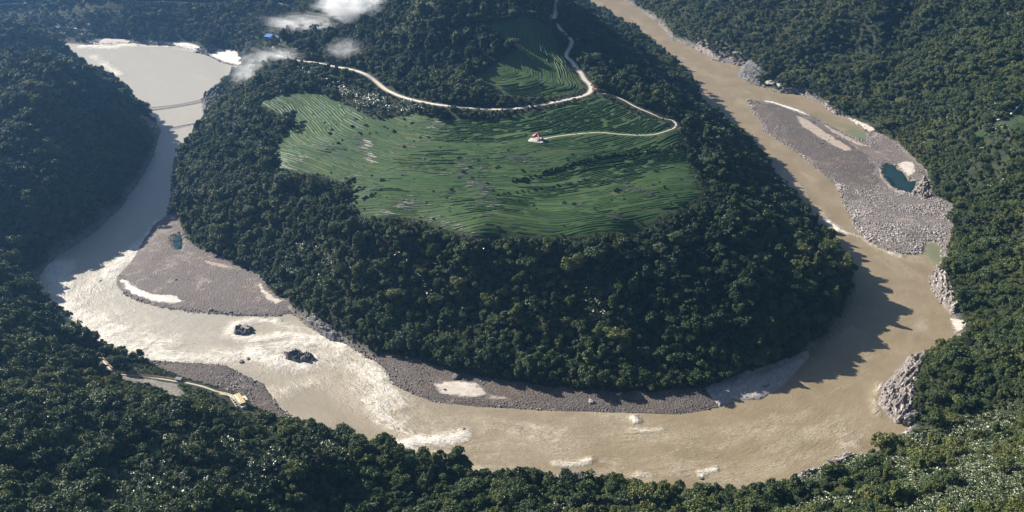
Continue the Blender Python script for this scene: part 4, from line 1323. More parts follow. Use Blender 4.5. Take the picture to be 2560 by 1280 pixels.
fl_pts = [(-11, -7), (-8.5, -11.5), (8, -12.5), (11.5, -8), (8, -6.5), (7, 2), (12.5, 3), (13, 6), (6, 7), (-5, 7), (-9.5, 2)]
t_ = [bm.verts.new((x, y, 0.75)) for x, y in fl_pts]
l_ = [bm.verts.new((x, y, -2.5)) for x, y in fl_pts]
bm.faces.new(t_)
for k in range(len(fl_pts)):
    bm.faces.new((t_[k], l_[k], l_[(k + 1) % len(fl_pts)], t_[(k + 1) % len(fl_pts)]))
bm_obj('terrace', bm, M_concrete, pav)
for k in range(7):
    box_obj('bench', (-7 + 2 * k, -5.9 + 2 * k, -9.9, -9.4, 0.75, 1.2), M_wood, pav)
# little notice board beside the path
sg = empty('notice_board', land(1366, 334), 0.3, label='small white roofed notice board behind the star pavilion', category='sign')
box_obj('board', (-1.4, 1.4, -0.08, 0.08, 1.0, 2.8), M_wood, sg)
box_obj('cap', (-1.7, 1.7, -0.5, 0.5, 2.8, 3.05), M_white, sg)
for s in (-1.2, 1.2):
    box_obj('post', (s - 0.08, s + 0.08, -0.06, 0.06, -0.5, 2.8), M_wood, sg)


def gable_house(name, label, loc, rz, w, dp, h, rise, wall_m, roof_m, cat='building', over=0.5, windows=2, door=True):
    o = empty(name, loc, rz, label=label, category=cat)
    bm = bmesh.new()
    boxes(bm, -w / 2, w / 2, -dp / 2, dp / 2, -1.5, h)
    for s in (-1, 1):                                   # gable triangles
        vv = [bm.verts.new((s * w / 2, -dp / 2, h)), bm.verts.new((s * w / 2, dp / 2, h)), bm.verts.new((s * w / 2, 0, h + rise))]
        bm.faces.new(vv)
    bm_obj('wall', bm, wall_m, o)
    for s in (-1, 1):
        bm = bmesh.new()
        y1, z1 = s * (dp / 2 + over), h - rise * over / (dp / 2)
        p = [(-w / 2 - over, 0, h + rise + 0.05), (w / 2 + over, 0, h + rise + 0.05), (w / 2 + over, y1, z1), (-w / 2 - over, y1, z1)]
        a_ = [bm.verts.new(q) for q in p]
        b_ = [bm.verts.new((q[0], q[1], q[2] + 0.18)) for q in p]
        bm.faces.new(a_)
        bm.faces.new(b_[::-1])
        for k in range(4):
            bm.faces.new((a_[k], b_[k], b_[(k + 1) % 4], a_[(k + 1) % 4]))
        bm_obj('roof_slope', bm, roof_m, o)
    for k in range(windows):
        x = -w / 2 + (k + 0.5) * w / windows
        box_obj('window', (x - 0.6, x + 0.6, -dp / 2 - 0.06, -dp / 2 + 0.02, 0.35 * h, 0.75 * h), M_dark, o)
    if door:
        box_obj('door', (w / 2 - 0.02, w / 2 + 0.05, -0.6, 0.6, 0, 0.7 * h), M_dark, o)
    return o


q = land(688, 108)
gable_house('blue_roof_shed', 'large shed with bright blue metal roof beside the forest and mist', q + np.array([0, 0, 5.5]), R(-28), 32, 19, 8, 3.0, M_blue, M_blue, over=1.0, windows=4)
q = land(1486, 227)
gable_house('gate_house', 'small red roofed gate house at the road junction', q, R(-20), 6.5, 4.5, 2.8, 1.3, M_white, M_red)
q = land(1484, 207)
gable_house('roadside_hut', 'dark hut with white roof edge just above the road junction', q, R(10), 6, 4, 2.6, 0.8, M_wood, M_steel)
q = land(448, 951)
gable_house('riverside_hut', 'small grey roofed hut at the end of the orange railed path', q, R(-12), 6.0, 4.0, 2.6, 0.9, M_wood, M_steel)


def car(label, u, v, rz, paint):
    p = land(u, v)
    o = empty('parked_car', p + np.array([0, 0, 0.25]), rz, label=label, category='car', group='cars stopped by the road junction')
    bm = bmesh.new()
    prof = [(-2.2, 0.35), (-2.25, 0.85), (-1.9, 1.0), (-1.3, 1.05), (-0.7, 1.5), (1.2, 1.52), (1.9, 1.05), (2.2, 0.95), (2.25, 0.35)]
    L_, R_ = [[bm.verts.new((x, s * (0.88 if z < 1.2 else 0.72), z)) for x, z in prof] for s in (-1, 1)]
    bm.faces.new(L_)
    bm.faces.new(R_[::-1])
    for k in range(len(prof)):
        bm.faces.new((L_[k], R_[k], R_[(k + 1) % len(prof)], L_[(k + 1) % len(prof)]))
    bm_obj('body', bm, paint, o)
    box_obj('window_band', (-0.85, 1.35, -0.8, 0.8, 1.08, 1.42), M_glass, o)
    for x in (-1.35, 1.35):
        for s in (-1, 1):
            bm = bmesh.new()
            bar_mesh(bm, (x, s * 0.7, 0.33), (x, s * 0.92, 0.33), 0.33, 12)
            bm_obj('wheel', bm, M_tyre, o)


car('white car parked off the road beside the red roofed gate house', 1477, 213, 0.8, M_white)
car('dark car driving on the pale road above the junction', 1437, 173, 2.1, M_dark)

# ochre building and walkways at the near left bank
q = land(600, 1008)
bl = empty('riverside_lodge', q + np.array([0, 0, 1.5]), R(-57), label='long ochre and cream lodge with open deck frames above the near bank', category='building')
box_obj('wall', (-9, 9, -2.6, 2.6, -5, 4.2), M_cream, bl)
bm = bmesh.new()
boxes(bm, -9.6, 9.6, -0.4, 3.4, 4.22, 4.5)
bm_obj('roof', bm, M_yellow, bl)
box_obj('roof_panel', (-9.4, 7.0, -3.1, -0.45, 4.24, 4.42), M_cream, bl)
for k in range(6):
    box_obj('window', (-8 + 2.9 * k, -6.4 + 2.9 * k, -2.66, -2.55, 1.2, 3.2), M_dark, bl)
for x in (-8.5, -4.2, 0.2, 4.6, 9.0):
    box_obj('deck_beam', (x - 0.3, x + 0.3, -6.4, -3.12, 2.6, 3.0), M_cream, bl)
    box_obj('deck_post', (x - 0.2, x + 0.2, -6.3, -5.9, -5, 2.6), M_cream, bl)
box_obj('deck_rail', (-8.8, 9.6, -6.9, -6.42, 2.6, 3.1), M_cream, bl)
box_obj('side_terrace', (-7.5, 1.0, 3.5, 8.2, -3, 0.6), M_cream, bl)
box_obj('end_terrace', (9.62, 13.0, -2.4, 3.0, -5, 2.0), M_white, bl)
q = land(556, 986)
wk = empty('timber_platform', q, R(-30), label='small ochre timber viewing platform beside the lodge stairs', category='platform')
box_obj('deck', (-3.5, 3.5, -2.2, 2.2, 0.4, 0.8), M_yellow, wk)
for x in (-3.2, 0, 3.2):
    for y in (-2, 2):
        box_obj('post', (x - 0.15, x + 0.15, y - 0.15, y + 0.15, -3, 1.8), M_yellow, wk)
box_obj('rail', (-3.5, 3.5, -2.3, -2.1, 1.6, 1.75), M_orange, wk)
box_obj('side_step', (-2.0, 1.0, -4.4, -2.4, -0.6, 0.1), M_white, wk)
st = lands([(556, 988), (570, 990), (584, 997), (596, 1006)])
ribbon('staircase', smooth_line(st, 2.0), 2.0, M_cream, 1.2, 2.0, label='pale stepped walkway running down to the ochre lodge', category='staircase')
for nm_, px_, lab in (('orange_railing', [(194, 866), (225, 878), (252, 892), (268, 908), (282, 922), (300, 931)], 'orange railing beside the pale path on the wooded left bank'), ('brown_railing', [(302, 932), (340, 937), (390, 943), (440, 950)], 'brown railing leading to the small grey roofed hut')):
    L = smooth_line(lands(px_), 3.0)
    o = empty(nm_, L[0], 0, label=lab, category='railing')
    bm = bmesh.new()
    for i in range(len(L) - 1):
        for z_ in (1.0, 1.7):
            bar_mesh(bm, L[i] - L[0] + [0, 0, z_], L[i + 1] - L[0] + [0, 0, z_], 0.28 if z_ > 1.2 else 0.18, 5)
    bm_obj('rail', bm, M_orange, o)
    for i in range(0, len(L), 2):
        bm = bmesh.new()
        bar_mesh(bm, L[i] - L[0] + [0, 0, -0.5], L[i] - L[0] + [0, 0, 1.75], 0.14, 5)
        bm_obj('post', bm, M_orange, o)
sheet('scree', lands([(290, 938), (340, 941), (390, 950), (440, 962), (462, 985), (455, 1002), (430, 990), (400, 972), (350, 958), (310, 952)]), M_scree, 3, 1.0, 2, 65, kind='structure')
sheet('scree', lands([(195, 872), (225, 884), (262, 912), (275, 930), (262, 930), (235, 905)]), M_scree, 3, 0.7, 1, 66, kind='structure')
sheet('scree', lands([(545, 950), (600, 938), (660, 958), (690, 1005), (670, 1010), (630, 985), (590, 972)]), M_gravel_d, 3, 0.7, 2, 67, kind='structure')

# suspension footbridge; its shadow on the water comes from the sun
BH = 27.0
A, Bq = Vector(at(352, 279, BH)), Vector(at(546, 246, BH))
br = empty('suspension_footbridge', A, math.atan2(Bq.y - A.y, Bq.x - A.x), label='long narrow suspension footbridge across the upper left river', category='bridge')
SPAN = (Bq - A).length
sag = lambda x: -3.0 * (1 - (2 * x / SPAN - 1) ** 2)
NB = 28
bm = bmesh.new()
for i in range(NB):
    x0, x1 = SPAN * i / NB, SPAN * (i + 1) / NB
    vv = [bm.verts.new(c) for c in ((x0, -1.7, sag(x0)), (x1, -1.7, sag(x1)), (x1, 1.7, sag(x1)), (x0, 1.7, sag(x0)))]
    ww = [bm.verts.new(v_.co + Vector((0, 0, -0.3))) for v_ in vv]
    bm.faces.new(vv)
    bm.faces.new(ww[::-1])
    bm.faces.new((vv[0], ww[0], ww[1], vv[1]))
    bm.faces.new((vv[2], ww[2], ww[3], vv[3]))
bm_obj('deck', bm, M_steel, br)
for s in (-1, 1):
    bm = bmesh.new()
    for i in range(NB):
        x0, x1 = SPAN * i / NB, SPAN * (i + 1) / NB
        bar_mesh(bm, (x0, s * 1.85, sag(x0) * 2.0 + 7.2), (x1, s * 1.85, sag(x1) * 2.0 + 7.2), 0.28, 5)
    bm_obj('main_cable', bm, M_steel, br)
    bm = bmesh.new()
    for i in range(1, NB * 2):
        x0 = SPAN * i / NB / 2
        bar_mesh(bm, (x0, s * 1.8, sag(x0)), (x0, s * 1.85, sag(x0) * 2.0 + 7.2), 0.12, 4)
    bm_obj('hangers', bm, M_steel, br, kind='stuff')
    bm = bmesh.new()
    for i in range(NB):
        x0, x1 = SPAN * i / NB, SPAN * (i + 1) / NB
        bar_mesh(bm, (x0, s * 1.7, sag(x0) + 1.1), (x1, s * 1.7, sag(x1) + 1.1), 0.2, 4)
    bm_obj('handrail', bm, M_steel, br)
for x in (0.0, SPAN):
    for s in (-1, 1):
        box_obj('tower_post', (x - 0.4, x + 0.4, s * 2.2 - 0.35, s * 2.2 + 0.35, -22, 7.6), M_concrete, br)
    box_obj('tower_beam', (x - 0.35, x + 0.35, -1.84, 1.84, 6.4, 7.1), M_concrete, br)
# ------------------------------------------------------------------ vegetation
def leaf_faces(cen, nrm, size, r2, bend=0.25, aspect=1.0):
    """Bent leaf-clump quads: centre, facing direction, size -> vertices and faces."""
    n = len(cen)
    nrm = nrm / (np.linalg.norm(nrm, axis=1, keepdims=True) + 1e-9)
    a = np.cross(nrm, r2.normal(size=(n, 3)))
    a /= np.linalg.norm(a, axis=1, keepdims=True) + 1e-9
    b_ = np.cross(nrm, a)
    s = np.asarray(size)[:, None]
    c0 = cen + a * s * 0.62 * aspect - nrm * s * bend * r2.uniform(0.2, 1.2, (n, 1))
    c1 = cen + b_ * s * 0.5
    c2 = cen - a * s * 0.62 * aspect - nrm * s * bend * r2.uniform(0.2, 1.2, (n, 1))
    c3 = cen - b_ * s * 0.5
    V_ = np.stack([c0, c1, c2, c3], 1).reshape(-1, 3)
    F_ = np.arange(4 * n).reshape(n, 4)
    return V_, F_


def crown_mesh(seed, rx, rz, zc, lobes, per, size, spread=0.62, droop=0.0, flat=0.0):
    r2 = np.random.default_rng(seed)
    C, N, S = [], [], []
    for k in range(lobes):
        th = 2.4 * k + r2.uniform(-0.5, 0.5)
        hgt_ = r2.uniform(-0.45, 0.9) if k else 0.75
        rad = spread * rx * math.sqrt(max(0.05, 1 - (0.75 * hgt_) ** 2)) * (r2.uniform(0.5, 1.05) if k else 0.15)
        c = np.array([rad * math.cos(th), rad * math.sin(th), zc + rz * 0.62 * hgt_ * (1 - flat)])
        lr = rx * r2.uniform(0.24, 0.52)
        d_ = r2.normal(size=(per, 3))
        d_ /= np.linalg.norm(d_, axis=1, keepdims=True)
        d_[:, 2] = np.where(d_[:, 2] < -0.35, -d_[:, 2] * 0.6, d_[:, 2])
        rr = lr * r2.uniform(0.72, 1.08, (per, 1)) * np.array([1, 1, 0.78 - 0.3 * flat])
        p = c + d_ * rr
        p[:, 2] -= droop * r2.random(per) ** 2 * rz
        C.append(p)
        N.append(d_ * 0.8 + r2.normal(size=(per, 3)) * 0.45 + np.array([0, 0, 0.35]))
        S.append(size * r2.uniform(0.6, 1.35, per))
    V_, F_ = leaf_faces(np.vstack(C), np.vstack(N), np.concatenate(S), r2)
    return mesh_from('crown', V_, F_, [M_leaf])


def trunk_mesh(seed, h, r0):
    r2 = np.random.default_rng(seed)
    bm = bmesh.new()
    p, prev = Vector((0, 0, -1.5)), r0
    joints = [(Vector((r2.uniform(-0.3, 0.3), r2.uniform(-0.3, 0.3), h * t)), r0 * (1 - 0.6 * t)) for t in (0.0, 0.35, 0.7, 1.0)]
    joints[0] = (Vector((0, 0, -1.5)), r0 * 1.2)

    def tube(a, ra, b2, rb, n=6):
        q = (b2 - a).to_track_quat('Z', 'Y')
        A_ = [bm.verts.new(a + q @ Vector((ra * math.cos(6.2832 * k / n), ra * math.sin(6.2832 * k / n), 0))) for k in range(n)]
        B_ = [bm.verts.new(b2 + q @ Vector((rb * math.cos(6.2832 * k / n), rb * math.sin(6.2832 * k / n), 0))) for k in range(n)]
        for k in range(n):
            bm.faces.new((A_[k], A_[(k + 1) % n], B_[(k + 1) % n], B_[k]))
    for i in range(3):
        tube(joints[i][0], joints[i][1], joints[i + 1][0], joints[i + 1][1])
    for k in range(5):
        a = 1.257 * k + r2.uniform(-0.4, 0.4)
        j = joints[2 + k % 2]
        tube(j[0], j[1] * 0.6, j[0] + Vector((math.cos(a) * h * 0.32, math.sin(a) * h * 0.32, h * 0.28)), 0.06)
    me_ = bpy.data.meshes.new('trunk')
    bm.to_mesh(me_)
    bm.free()
    me_.materials.append(M_bark)
    return me_


# crown kinds: (word, mesh, trunk); all about 12 m tall at scale 1
KINDS = [
    ('round crowned', crown_mesh(1, 5.2, 4.6, 7.6, 13, 130, 0.82)), ('domed', crown_mesh(2, 5.8, 4.0, 7.2, 15, 115, 0.82)), ('lopsided', crown_mesh(3, 5.0, 4.8, 7.8, 10, 150, 0.8, 0.78)),
    ('tall narrow', crown_mesh(4, 3.5, 6.8, 8.4, 13, 115, 0.78, 0.55, 0.4)), ('flat topped', crown_mesh(5, 6.2, 3.4, 8.6, 13, 125, 0.82, 0.82, 0.0, 0.5)), ('bushy', crown_mesh(6, 4.8, 4.4, 5.6, 14, 120, 0.8, 0.72)),
    ('loose open', crown_mesh(7, 5.4, 5.0, 8.2, 9, 95, 0.92, 0.85)), ('vine draped', crown_mesh(8, 4.2, 6.0, 7.6, 14, 120, 0.75, 0.65, 0.7)), ('broad dense', crown_mesh(9, 6.6, 4.6, 7.6, 19, 115, 0.82, 0.72)), ('small lobed', crown_mesh(10, 4.4, 4.0, 7.0, 9, 140, 0.78, 0.78))]
TRUNKS = [trunk_mesh(40 + k, 7.2, 0.28) for k in range(4)]


def banana_mesh(seed):
    r2 = np.random.default_rng(seed)
    V_, F_, off = [], [], 0
    nl = 9
    for k in range(nl):
        a = 2.4 * k + r2.uniform(-0.3, 0.3)
        up = r2.uniform(0.25, 1.2)
        L_ = r2.uniform(2.2, 3.2)
        w = r2.uniform(0.5, 0.72)
        h0 = 2.2
        pts = []
        for t in (0, 0.3, 0.6, 0.85, 1.0):
            rad = L_ * t * math.cos(up * (1 - 0.3 * t))
            z = h0 + L_ * (math.sin(up) * t - 0.62 * t * t)
            wid = w * (0.25, 1.0, 1.05, 0.7, 0.08)[(0, 0.3, 0.6, 0.85, 1.0).index(t)]
            pts.append((rad, z, wid))
        ca, sa = math.cos(a), math.sin(a)
        for rad, z, wid in pts:
            for s, dz in ((-1, -0.12), (0, 0.1), (1, -0.12)):
                V_.append((ca * rad - sa * s * wid * 0.5, sa * rad + ca * s * wid * 0.5, z + dz))
        for i in range(4):
            for j in range(2):
                q = off + i * 3 + j
                F_.append((q, q + 1, q + 4, q + 3))
        off += 15
    return mesh_from('leaves', V_, F_, [M_banana])


BANANA = [banana_mesh(60 + k) for k in range(4)]
bm = bmesh.new()
bar_mesh(bm, (0, 0, -1), (0.1, 0, 2.4), 0.17, 7)
BSTEM = bpy.data.meshes.new('stem')
bm.to_mesh(BSTEM)
bm.free()
BSTEM.materials.append(plain('banana_stem', (0.16, 0.17, 0.07), (0.1, 0.09, 0.04), 1.5, 0.7))

# where trees may stand
BARE = [FP, FP2, lands([(2430, 328), (2490, 312), (2540, 278), (2600, 240), (2620, 326), (2530, 342), (2452, 348)]), lands([(-20, 290), (20, 288), (45, 298), (50, 312), (20, 322), (-20, 326)]),
        lands([(296, 936), (340, 940), (390, 950), (440, 958), (466, 985), (455, 1000), (430, 988), (400, 970), (350, 956), (310, 950)]), lands([(200, 872), (225, 884), (262, 910), (275, 930), (240, 908)]),
        lands([(535, 975), (560, 968), (600, 985), (640, 1000), (640, 1034), (610, 1036), (570, 1010), (540, 990)]), lands([(666, 104), (710, 104), (714, 114), (690, 120), (668, 112)])]
SCRUB = [lands([(800, 215), (880, 205), (960, 240), (1030, 262), (1040, 282), (940, 300), (870, 270), (830, 240)]), lands([(1480, 238), (1520, 228), (1600, 268), (1690, 300), (1720, 330), (1700, 322), (1600, 285), (1530, 250)]),
         lands([(1700, 340), (1735, 330), (1775, 450), (1790, 520), (1755, 495), (1738, 430)]), lands([(900, 545), (960, 540), (960, 560), (930, 575), (890, 560)]), lands([(100, 68), (170, 66), (165, 78), (125, 82)]), lands([(200, 8), (270, 2), (285, 10), (220, 22)]), lands([(-80, 2), (300, 2), (320, 14), (220, 30), (60, 42), (-80, 46)])]
ROCKY = [ats(px, z_) for px, z_ in (([(2197, 1012), (2212, 966), (2272, 890), (2340, 870), (2362, 868), (2305, 925), (2282, 985), (2280, 1062), (2242, 1058)], 4), ([(2330, 690), (2345, 672), (2360, 690), (2376, 735), (2390, 772), (2380, 787), (2347, 748)], 3),
         ([(1985, 1196), (2040, 1170), (2080, 1152), (2102, 1130), (2142, 1132), (2144, 1150), (2085, 1180), (2005, 1205)], 3), ([(505, 248), (540, 222), (560, 226), (550, 262), (542, 300), (514, 304)], 5), ([(1842, 192), (1850, 166), (1872, 166), (1906, 196), (1900, 218), (1868, 206)], 3),
         ([(2280, 487), (2296, 460), (2312, 440), (2326, 492), (2310, 502)], 3), ([(1760, 978), (1870, 938), (2020, 884), (2024, 893), (1962, 965), (1900, 1001), (1832, 1004), (1798, 1020)], 2), ([(355, 322), (375, 306), (396, 312), (394, 330), (372, 334)], 8), ([(1388, 1190), (1440, 1180), (1482, 1190), (1500, 1210), (1470, 1216)], 2))]


def tree_points(spacing, y0, y1, seed):
    r2 = np.random.default_rng(seed)
    xs, ys = np.arange(-1900, 1500, spacing), np.arange(y0, y1, spacing * 0.92)
    X, Y = np.meshgrid(xs, ys)
    X = X + (np.arange(len(ys)) % 2)[:, None] * spacing / 2
    q = np.stack([X.ravel(), Y.ravel()], 1) + r2.uniform(-0.42, 0.42, (X.size, 2)) * spacing
    z = ground(q[:, 0], q[:, 1])
    u, v_, d_ = project(np.column_stack([q, z + 6]))
    ok = (d_ > 50) & (u > -420) & (u < 2820) & (v_ > -170) & (v_ < 1600) & (z > 1.0)
    q = q[ok]
    ok = ~in_poly(q, WATER)
    for P in list(BARS.values()) + BARE + ROCKY:
        ok &= ~in_poly(q, P)
    q = q[ok]
    ds = seg_dist(q, WATER, True)
    ok = ds > 5.0 + 3.5 * fbm(q[:, 0], q[:, 1], 24, 2)
    for ln, wd in ((ROAD, 7.5), (PATH, 6.0), (NEAR, 5.5)):
        ok &= seg_dist(q, ln) > wd
    q = q[ok]
    return q[r2.random(len(q)) > 0.07 + 0.25 * np.clip(fbm(q[:, 0] + 40, q[:, 1], 30, 2), 0, 1)]


TP = np.vstack([tree_points(5.6, 330, 900, 1), tree_points(6.0, 900, 1500, 2), tree_points(6.4, 1500, 2100, 3), tree_points(7.8, 2100, 2900, 4)])
N_MAIN = len(TP)
TP = np.vstack([TP, tree_points(6.0, 330, 900, 11), tree_points(6.4, 900, 1500, 12), tree_points(8.0, 1500, 2100, 13)])
tz = ground(TP[:, 0], TP[:, 1])
tu, tv, td = project(np.column_stack([TP, tz + 8]))
nT = len(TP)
age = fbm(TP[:, 0], TP[:, 1], 70, 3)
t_size = np.clip(np.exp(rng.normal(0.0, 0.33, nT)) * (0.98 + 0.6 * age), 0.35, 1.9)
t_size *= np.interp(TP[:, 1], [400, 900, 1600, 2400], [0.76, 0.8, 0.84, 0.92])
t_size = np.where(rng.random(nT) < 0.035, np.maximum(t_size, rng.uniform(1.5, 2.0, nT)), t_size)
edge_d = seg_dist(TP, WATER, True)
t_size[N_MAIN:] *= rng.uniform(0.4, 0.75, nT - N_MAIN)
t_size *= np.clip(0.55 + edge_d / 40, 0.5, 1)
scrub = np.zeros(nT, bool)
for P in SCRUB:
    scrub |= in_poly(TP, P)
t_size = np.where(scrub, t_size * rng.uniform(0.22, 0.5, nT), t_size)
# verges, field edges and the river bar are kept cut low on the open side
for ln, closed, reach, free in [(ROAD, False, 40, -0.6), (PATH, False, 28, 0.2), (NEAR, False, 42, -0.8), (FP, True, 28, -0.8), (FP2, True, 22, 0.5), (BARS['near'], True, 34, -0.4), (BARE[4], True, 26, 0.4), (BARE[6], True, 26, 0.4), (BARE[7], True, 44, -2.0)] + [(t_, False, 50, -3.0) for t_ in TRACKS] + [(q_, True, 16, 0.6) for q_ in ROCKY[:3] + ROCKY[8:9]]:
    L2 = np.vstack([ln, ln[:1]]) if closed else np.asarray(ln)
    lo2, hi2 = L2[:, :2].min(0) - reach, L2[:, :2].max(0) + reach
    m_ = np.nonzero((TP[:, 0] > lo2[0]) & (TP[:, 0] < hi2[0]) & (TP[:, 1] > lo2[1]) & (TP[:, 1] < hi2[1]))[0]
    d_, s_, _ = seg_dist(TP[m_], L2, arc=True)
    sl = np.concatenate([[0], np.cumsum(np.linalg.norm(np.diff(L2[:, :2], axis=0), axis=1))])
    nx_, ny_ = np.interp(s_, sl, L2[:, 0]), np.interp(s_, sl, L2[:, 1])
    zl = ground(nx_, ny_)
    front = np.hypot(TP[m_, 0], TP[m_, 1]) < np.hypot(nx_, ny_) - 0.3 * d_
    cap = np.clip((zl - tz[m_] + 0.36 * d_ + free) / 12.0, 0.14, 9)
    hit = front & (d_ < reach)
    t_size[m_[hit]] = np.minimum(t_size[m_[hit]], cap[hit])
t_kind = rng.integers(0, len(KINDS), nT)
penin = in_poly(TP, np.vstack([IN, [[-600, 3500, 0]]]))
t_kind = np.where(penin & (rng.random(nT) < 0.35), rng.choice([3, 7, 9], nT), t_kind)
t_tint = 0.40 + 0.55 * fbm(TP[:, 0] + 333, TP[:, 1], 90, 3) + rng.normal(0, 0.2, nT) + np.where(penin, -0.08, 0.0) + np.where((TP[:, 0] > 330) & ~penin, 0.2, 0.0) + np.where(TP[:, 1] < 850, 0.06, 0) + np.where((TP[:, 1] < 800) & (TP[:, 0] > 150), 0.1, 0)  # right slope lighter, peninsula darker: sun and shade mixed into leaf tint
t_tint = np.clip(t_tint + np.where(rng.random(nT) < 0.03, 0.35, 0), 0.02, 1.0)
t_rot = np.column_stack([rng.normal(0, 0.09, nT), rng.normal(0, 0.09, nT), rng.uniform(0, 6.283, nT)])

# banana thickets take the place of trees
BAN = [([(2000, 1110), (2150, 1080), (2330, 1040), (2560, 1000), (2600, 1290), (1900, 1290), (1900, 1235)], 0.62), ([(380, 1100), (560, 1090), (700, 1110), (720, 1180), (640, 1250), (420, 1290), (180, 1290), (260, 1180)], 0.65), ([(620, 1060), (760, 1100), (900, 1140), (880, 1165), (700, 1130)], 0.5),
       ([(1200, 1230), (1400, 1220), (1500, 1290), (1100, 1300)], 0.45), ([(700, 640), (800, 600), (900, 700), (860, 760), (760, 720)], 0.35), ([(820, 215), (960, 245), (1080, 275), (1000, 285), (900, 270)], 0.3), ([(640, 150), (800, 165), (900, 205), (830, 215), (660, 200)], 0.16), ([(1000, 40), (1120, 20), (1160, 80), (1050, 90)], 0.15),
       ([(2060, 0), (2560, 0), (2560, 500), (2440, 500), (2300, 330), (2050, 150)], 0.10), ([(960, 640), (1500, 650), (1700, 760), (1600, 880), (1200, 900), (1000, 820)], 0.13), ([(0, 960), (180, 960), (160, 1060), (0, 1080)], 0.25)]
ban_p = np.zeros(nT)
for px, pr in BAN:
    m_ = in_poly(TP, lands(px))
    cl = fbm(TP[:, 0] + 50, TP[:, 1] + 70, 26, 2)
    ban_p = np.where(m_, np.maximum(ban_p, np.clip(pr * (1 + 3.2 * cl), 0, 0.97)), ban_p)
is_ban = (rng.random(nT) < ban_p)
is_ban[N_MAIN:] &= rng.random(nT - N_MAIN) < 0.6
t_size = np.where((ban_p > 0.12) & ~is_ban & (TP[:, 1] < 900), t_size * 0.72, t_size)
inframe = (tu > 8) & (tu < 2552) & (tv > 8) & (tv < 1275)


def covered(x, y, z):
    """Whether the ground with its canopy hides a point from the camera (rough)."""
    t = np.linspace(0.35, 0.985, 40)
    return bool((CAM_H + (z - CAM_H) * t < ground(x * t, y * t) + 5).any())


drop2 = np.zeros(nT, bool)
drop2[N_MAIN:] = (ban_p[N_MAIN:] > 0.1) & ~is_ban[N_MAIN:]
tree_i = np.nonzero(~is_ban & ~drop2)[0]
score = t_size[tree_i] / td[tree_i]
score[~inframe[tree_i]] = 0
pick = []
for k in np.argsort(-score):
    i = tree_i[k]
    if score[k] <= 0 or len(pick) == 300:
        break
    if not covered(TP[i, 0], TP[i, 1], tz[i] + 11 * t_size[i]):
        pick.append(i)
pick = np.array(pick)


def zone_text(x, y, u, v_):
    if u < 700 and v_ > 800:
        return 'on the lower left spur' if u < 420 else 'above the near left bank'
    if v_ > 1000:
        if u < 1180:
            return 'on the lower bank left of centre'
        if u < 1700:
            return 'on the bottom bank at centre'
        if u < 2150:
            return 'below the grey stepped ledge'
        return 'on the lower right slope'
    if u > 2000:
        return 'above the rock headland' if v_ > 820 else 'on the right slope facing the bars'
    return 'on the front slope below the tea field'


def tint_word(t):
    return 'deep green' if t < 0.25 else 'dark green' if t < 0.38 else 'mid green' if t < 0.52 else 'olive green' if t < 0.68 else 'yellow green'


tree_labels = []
for i in pick:
    sz = 'very tall' if t_size[i] > 1.35 else 'tall' if t_size[i] > 1.1 else 'middling' if t_size[i] > 0.85 else 'low'
    tree_labels.append('%s %s %s tree %s%s' % (sz, KINDS[t_kind[i]][0], tint_word(t_tint[i]), zone_text(TP[i, 0], TP[i, 1], tu[i], tv[i]), ' by the water' if edge_d[i] < 16 else ''))
for n_, i in enumerate(pick):
    lab = tree_labels[n_]
    if len(lab.split()) > 16:
        lab = lab.replace(' by the water', '')
    if tree_labels.count(lab) > 1:                       # tell doubles apart by the tree they stand next to
        o_ = pick[np.argsort(np.hypot(TP[pick, 0] - TP[i, 0], TP[pick, 1] - TP[i, 1]))[1]]
        extra = ', beside a %s %s one' % (KINDS[t_kind[o_]][0].split()[0], tint_word(t_tint[o_]).split()[0])
        if len((lab + extra).split()) > 16:
            extra = ', beside a %s one' % KINDS[t_kind[o_]][0].split()[0]
        if len((lab + extra).split()) <= 16:
            lab += extra
    o = empty('broadleaf_tree', (TP[i, 0], TP[i, 1], tz[i]), t_rot[i, 2], label=lab, category='tree', group='trees ' + zone_text(TP[i, 0], TP[i, 1], tu[i], tv[i]))
    s = float(t_size[i])
    o.scale = (s * rng.uniform(0.8, 1.2), s * rng.uniform(0.8, 1.2), s * rng.uniform(0.85, 1.25))
    c = link('crown', KINDS[t_kind[i]][1], o, tint=float(t_tint[i]))
    t_ = link('trunk', TRUNKS[i % 4], o)

restT = np.setdiff1d(tree_i, pick)
zones = np.select([TP[restT, 1] < 800, penin[restT], TP[restT, 0] > 250], [0, 1, 2], 3)
ZN = ['dense broadleaf forest on the near slopes', 'dense broadleaf forest covering the river peninsula', 'dense broadleaf forest on the right hand mountainside', 'hazy forest on the hills of the far left bank']
for zi in range(4):
    ii = restT[zones == zi]
    gn_instances('forest', np.column_stack([TP[ii], tz[ii] - 0.4]), t_size[ii, None] * np.column_stack([rng.uniform(0.78, 1.22, len(ii)), rng.uniform(0.78, 1.22, len(ii)), rng.uniform(0.8, 1.3, len(ii))]), t_rot[ii], t_kind[ii], t_tint[ii], [k_[1] for k_ in KINDS], kind='stuff', label=ZN[zi])
print('trees', nT, 'bananas', is_ban.sum())

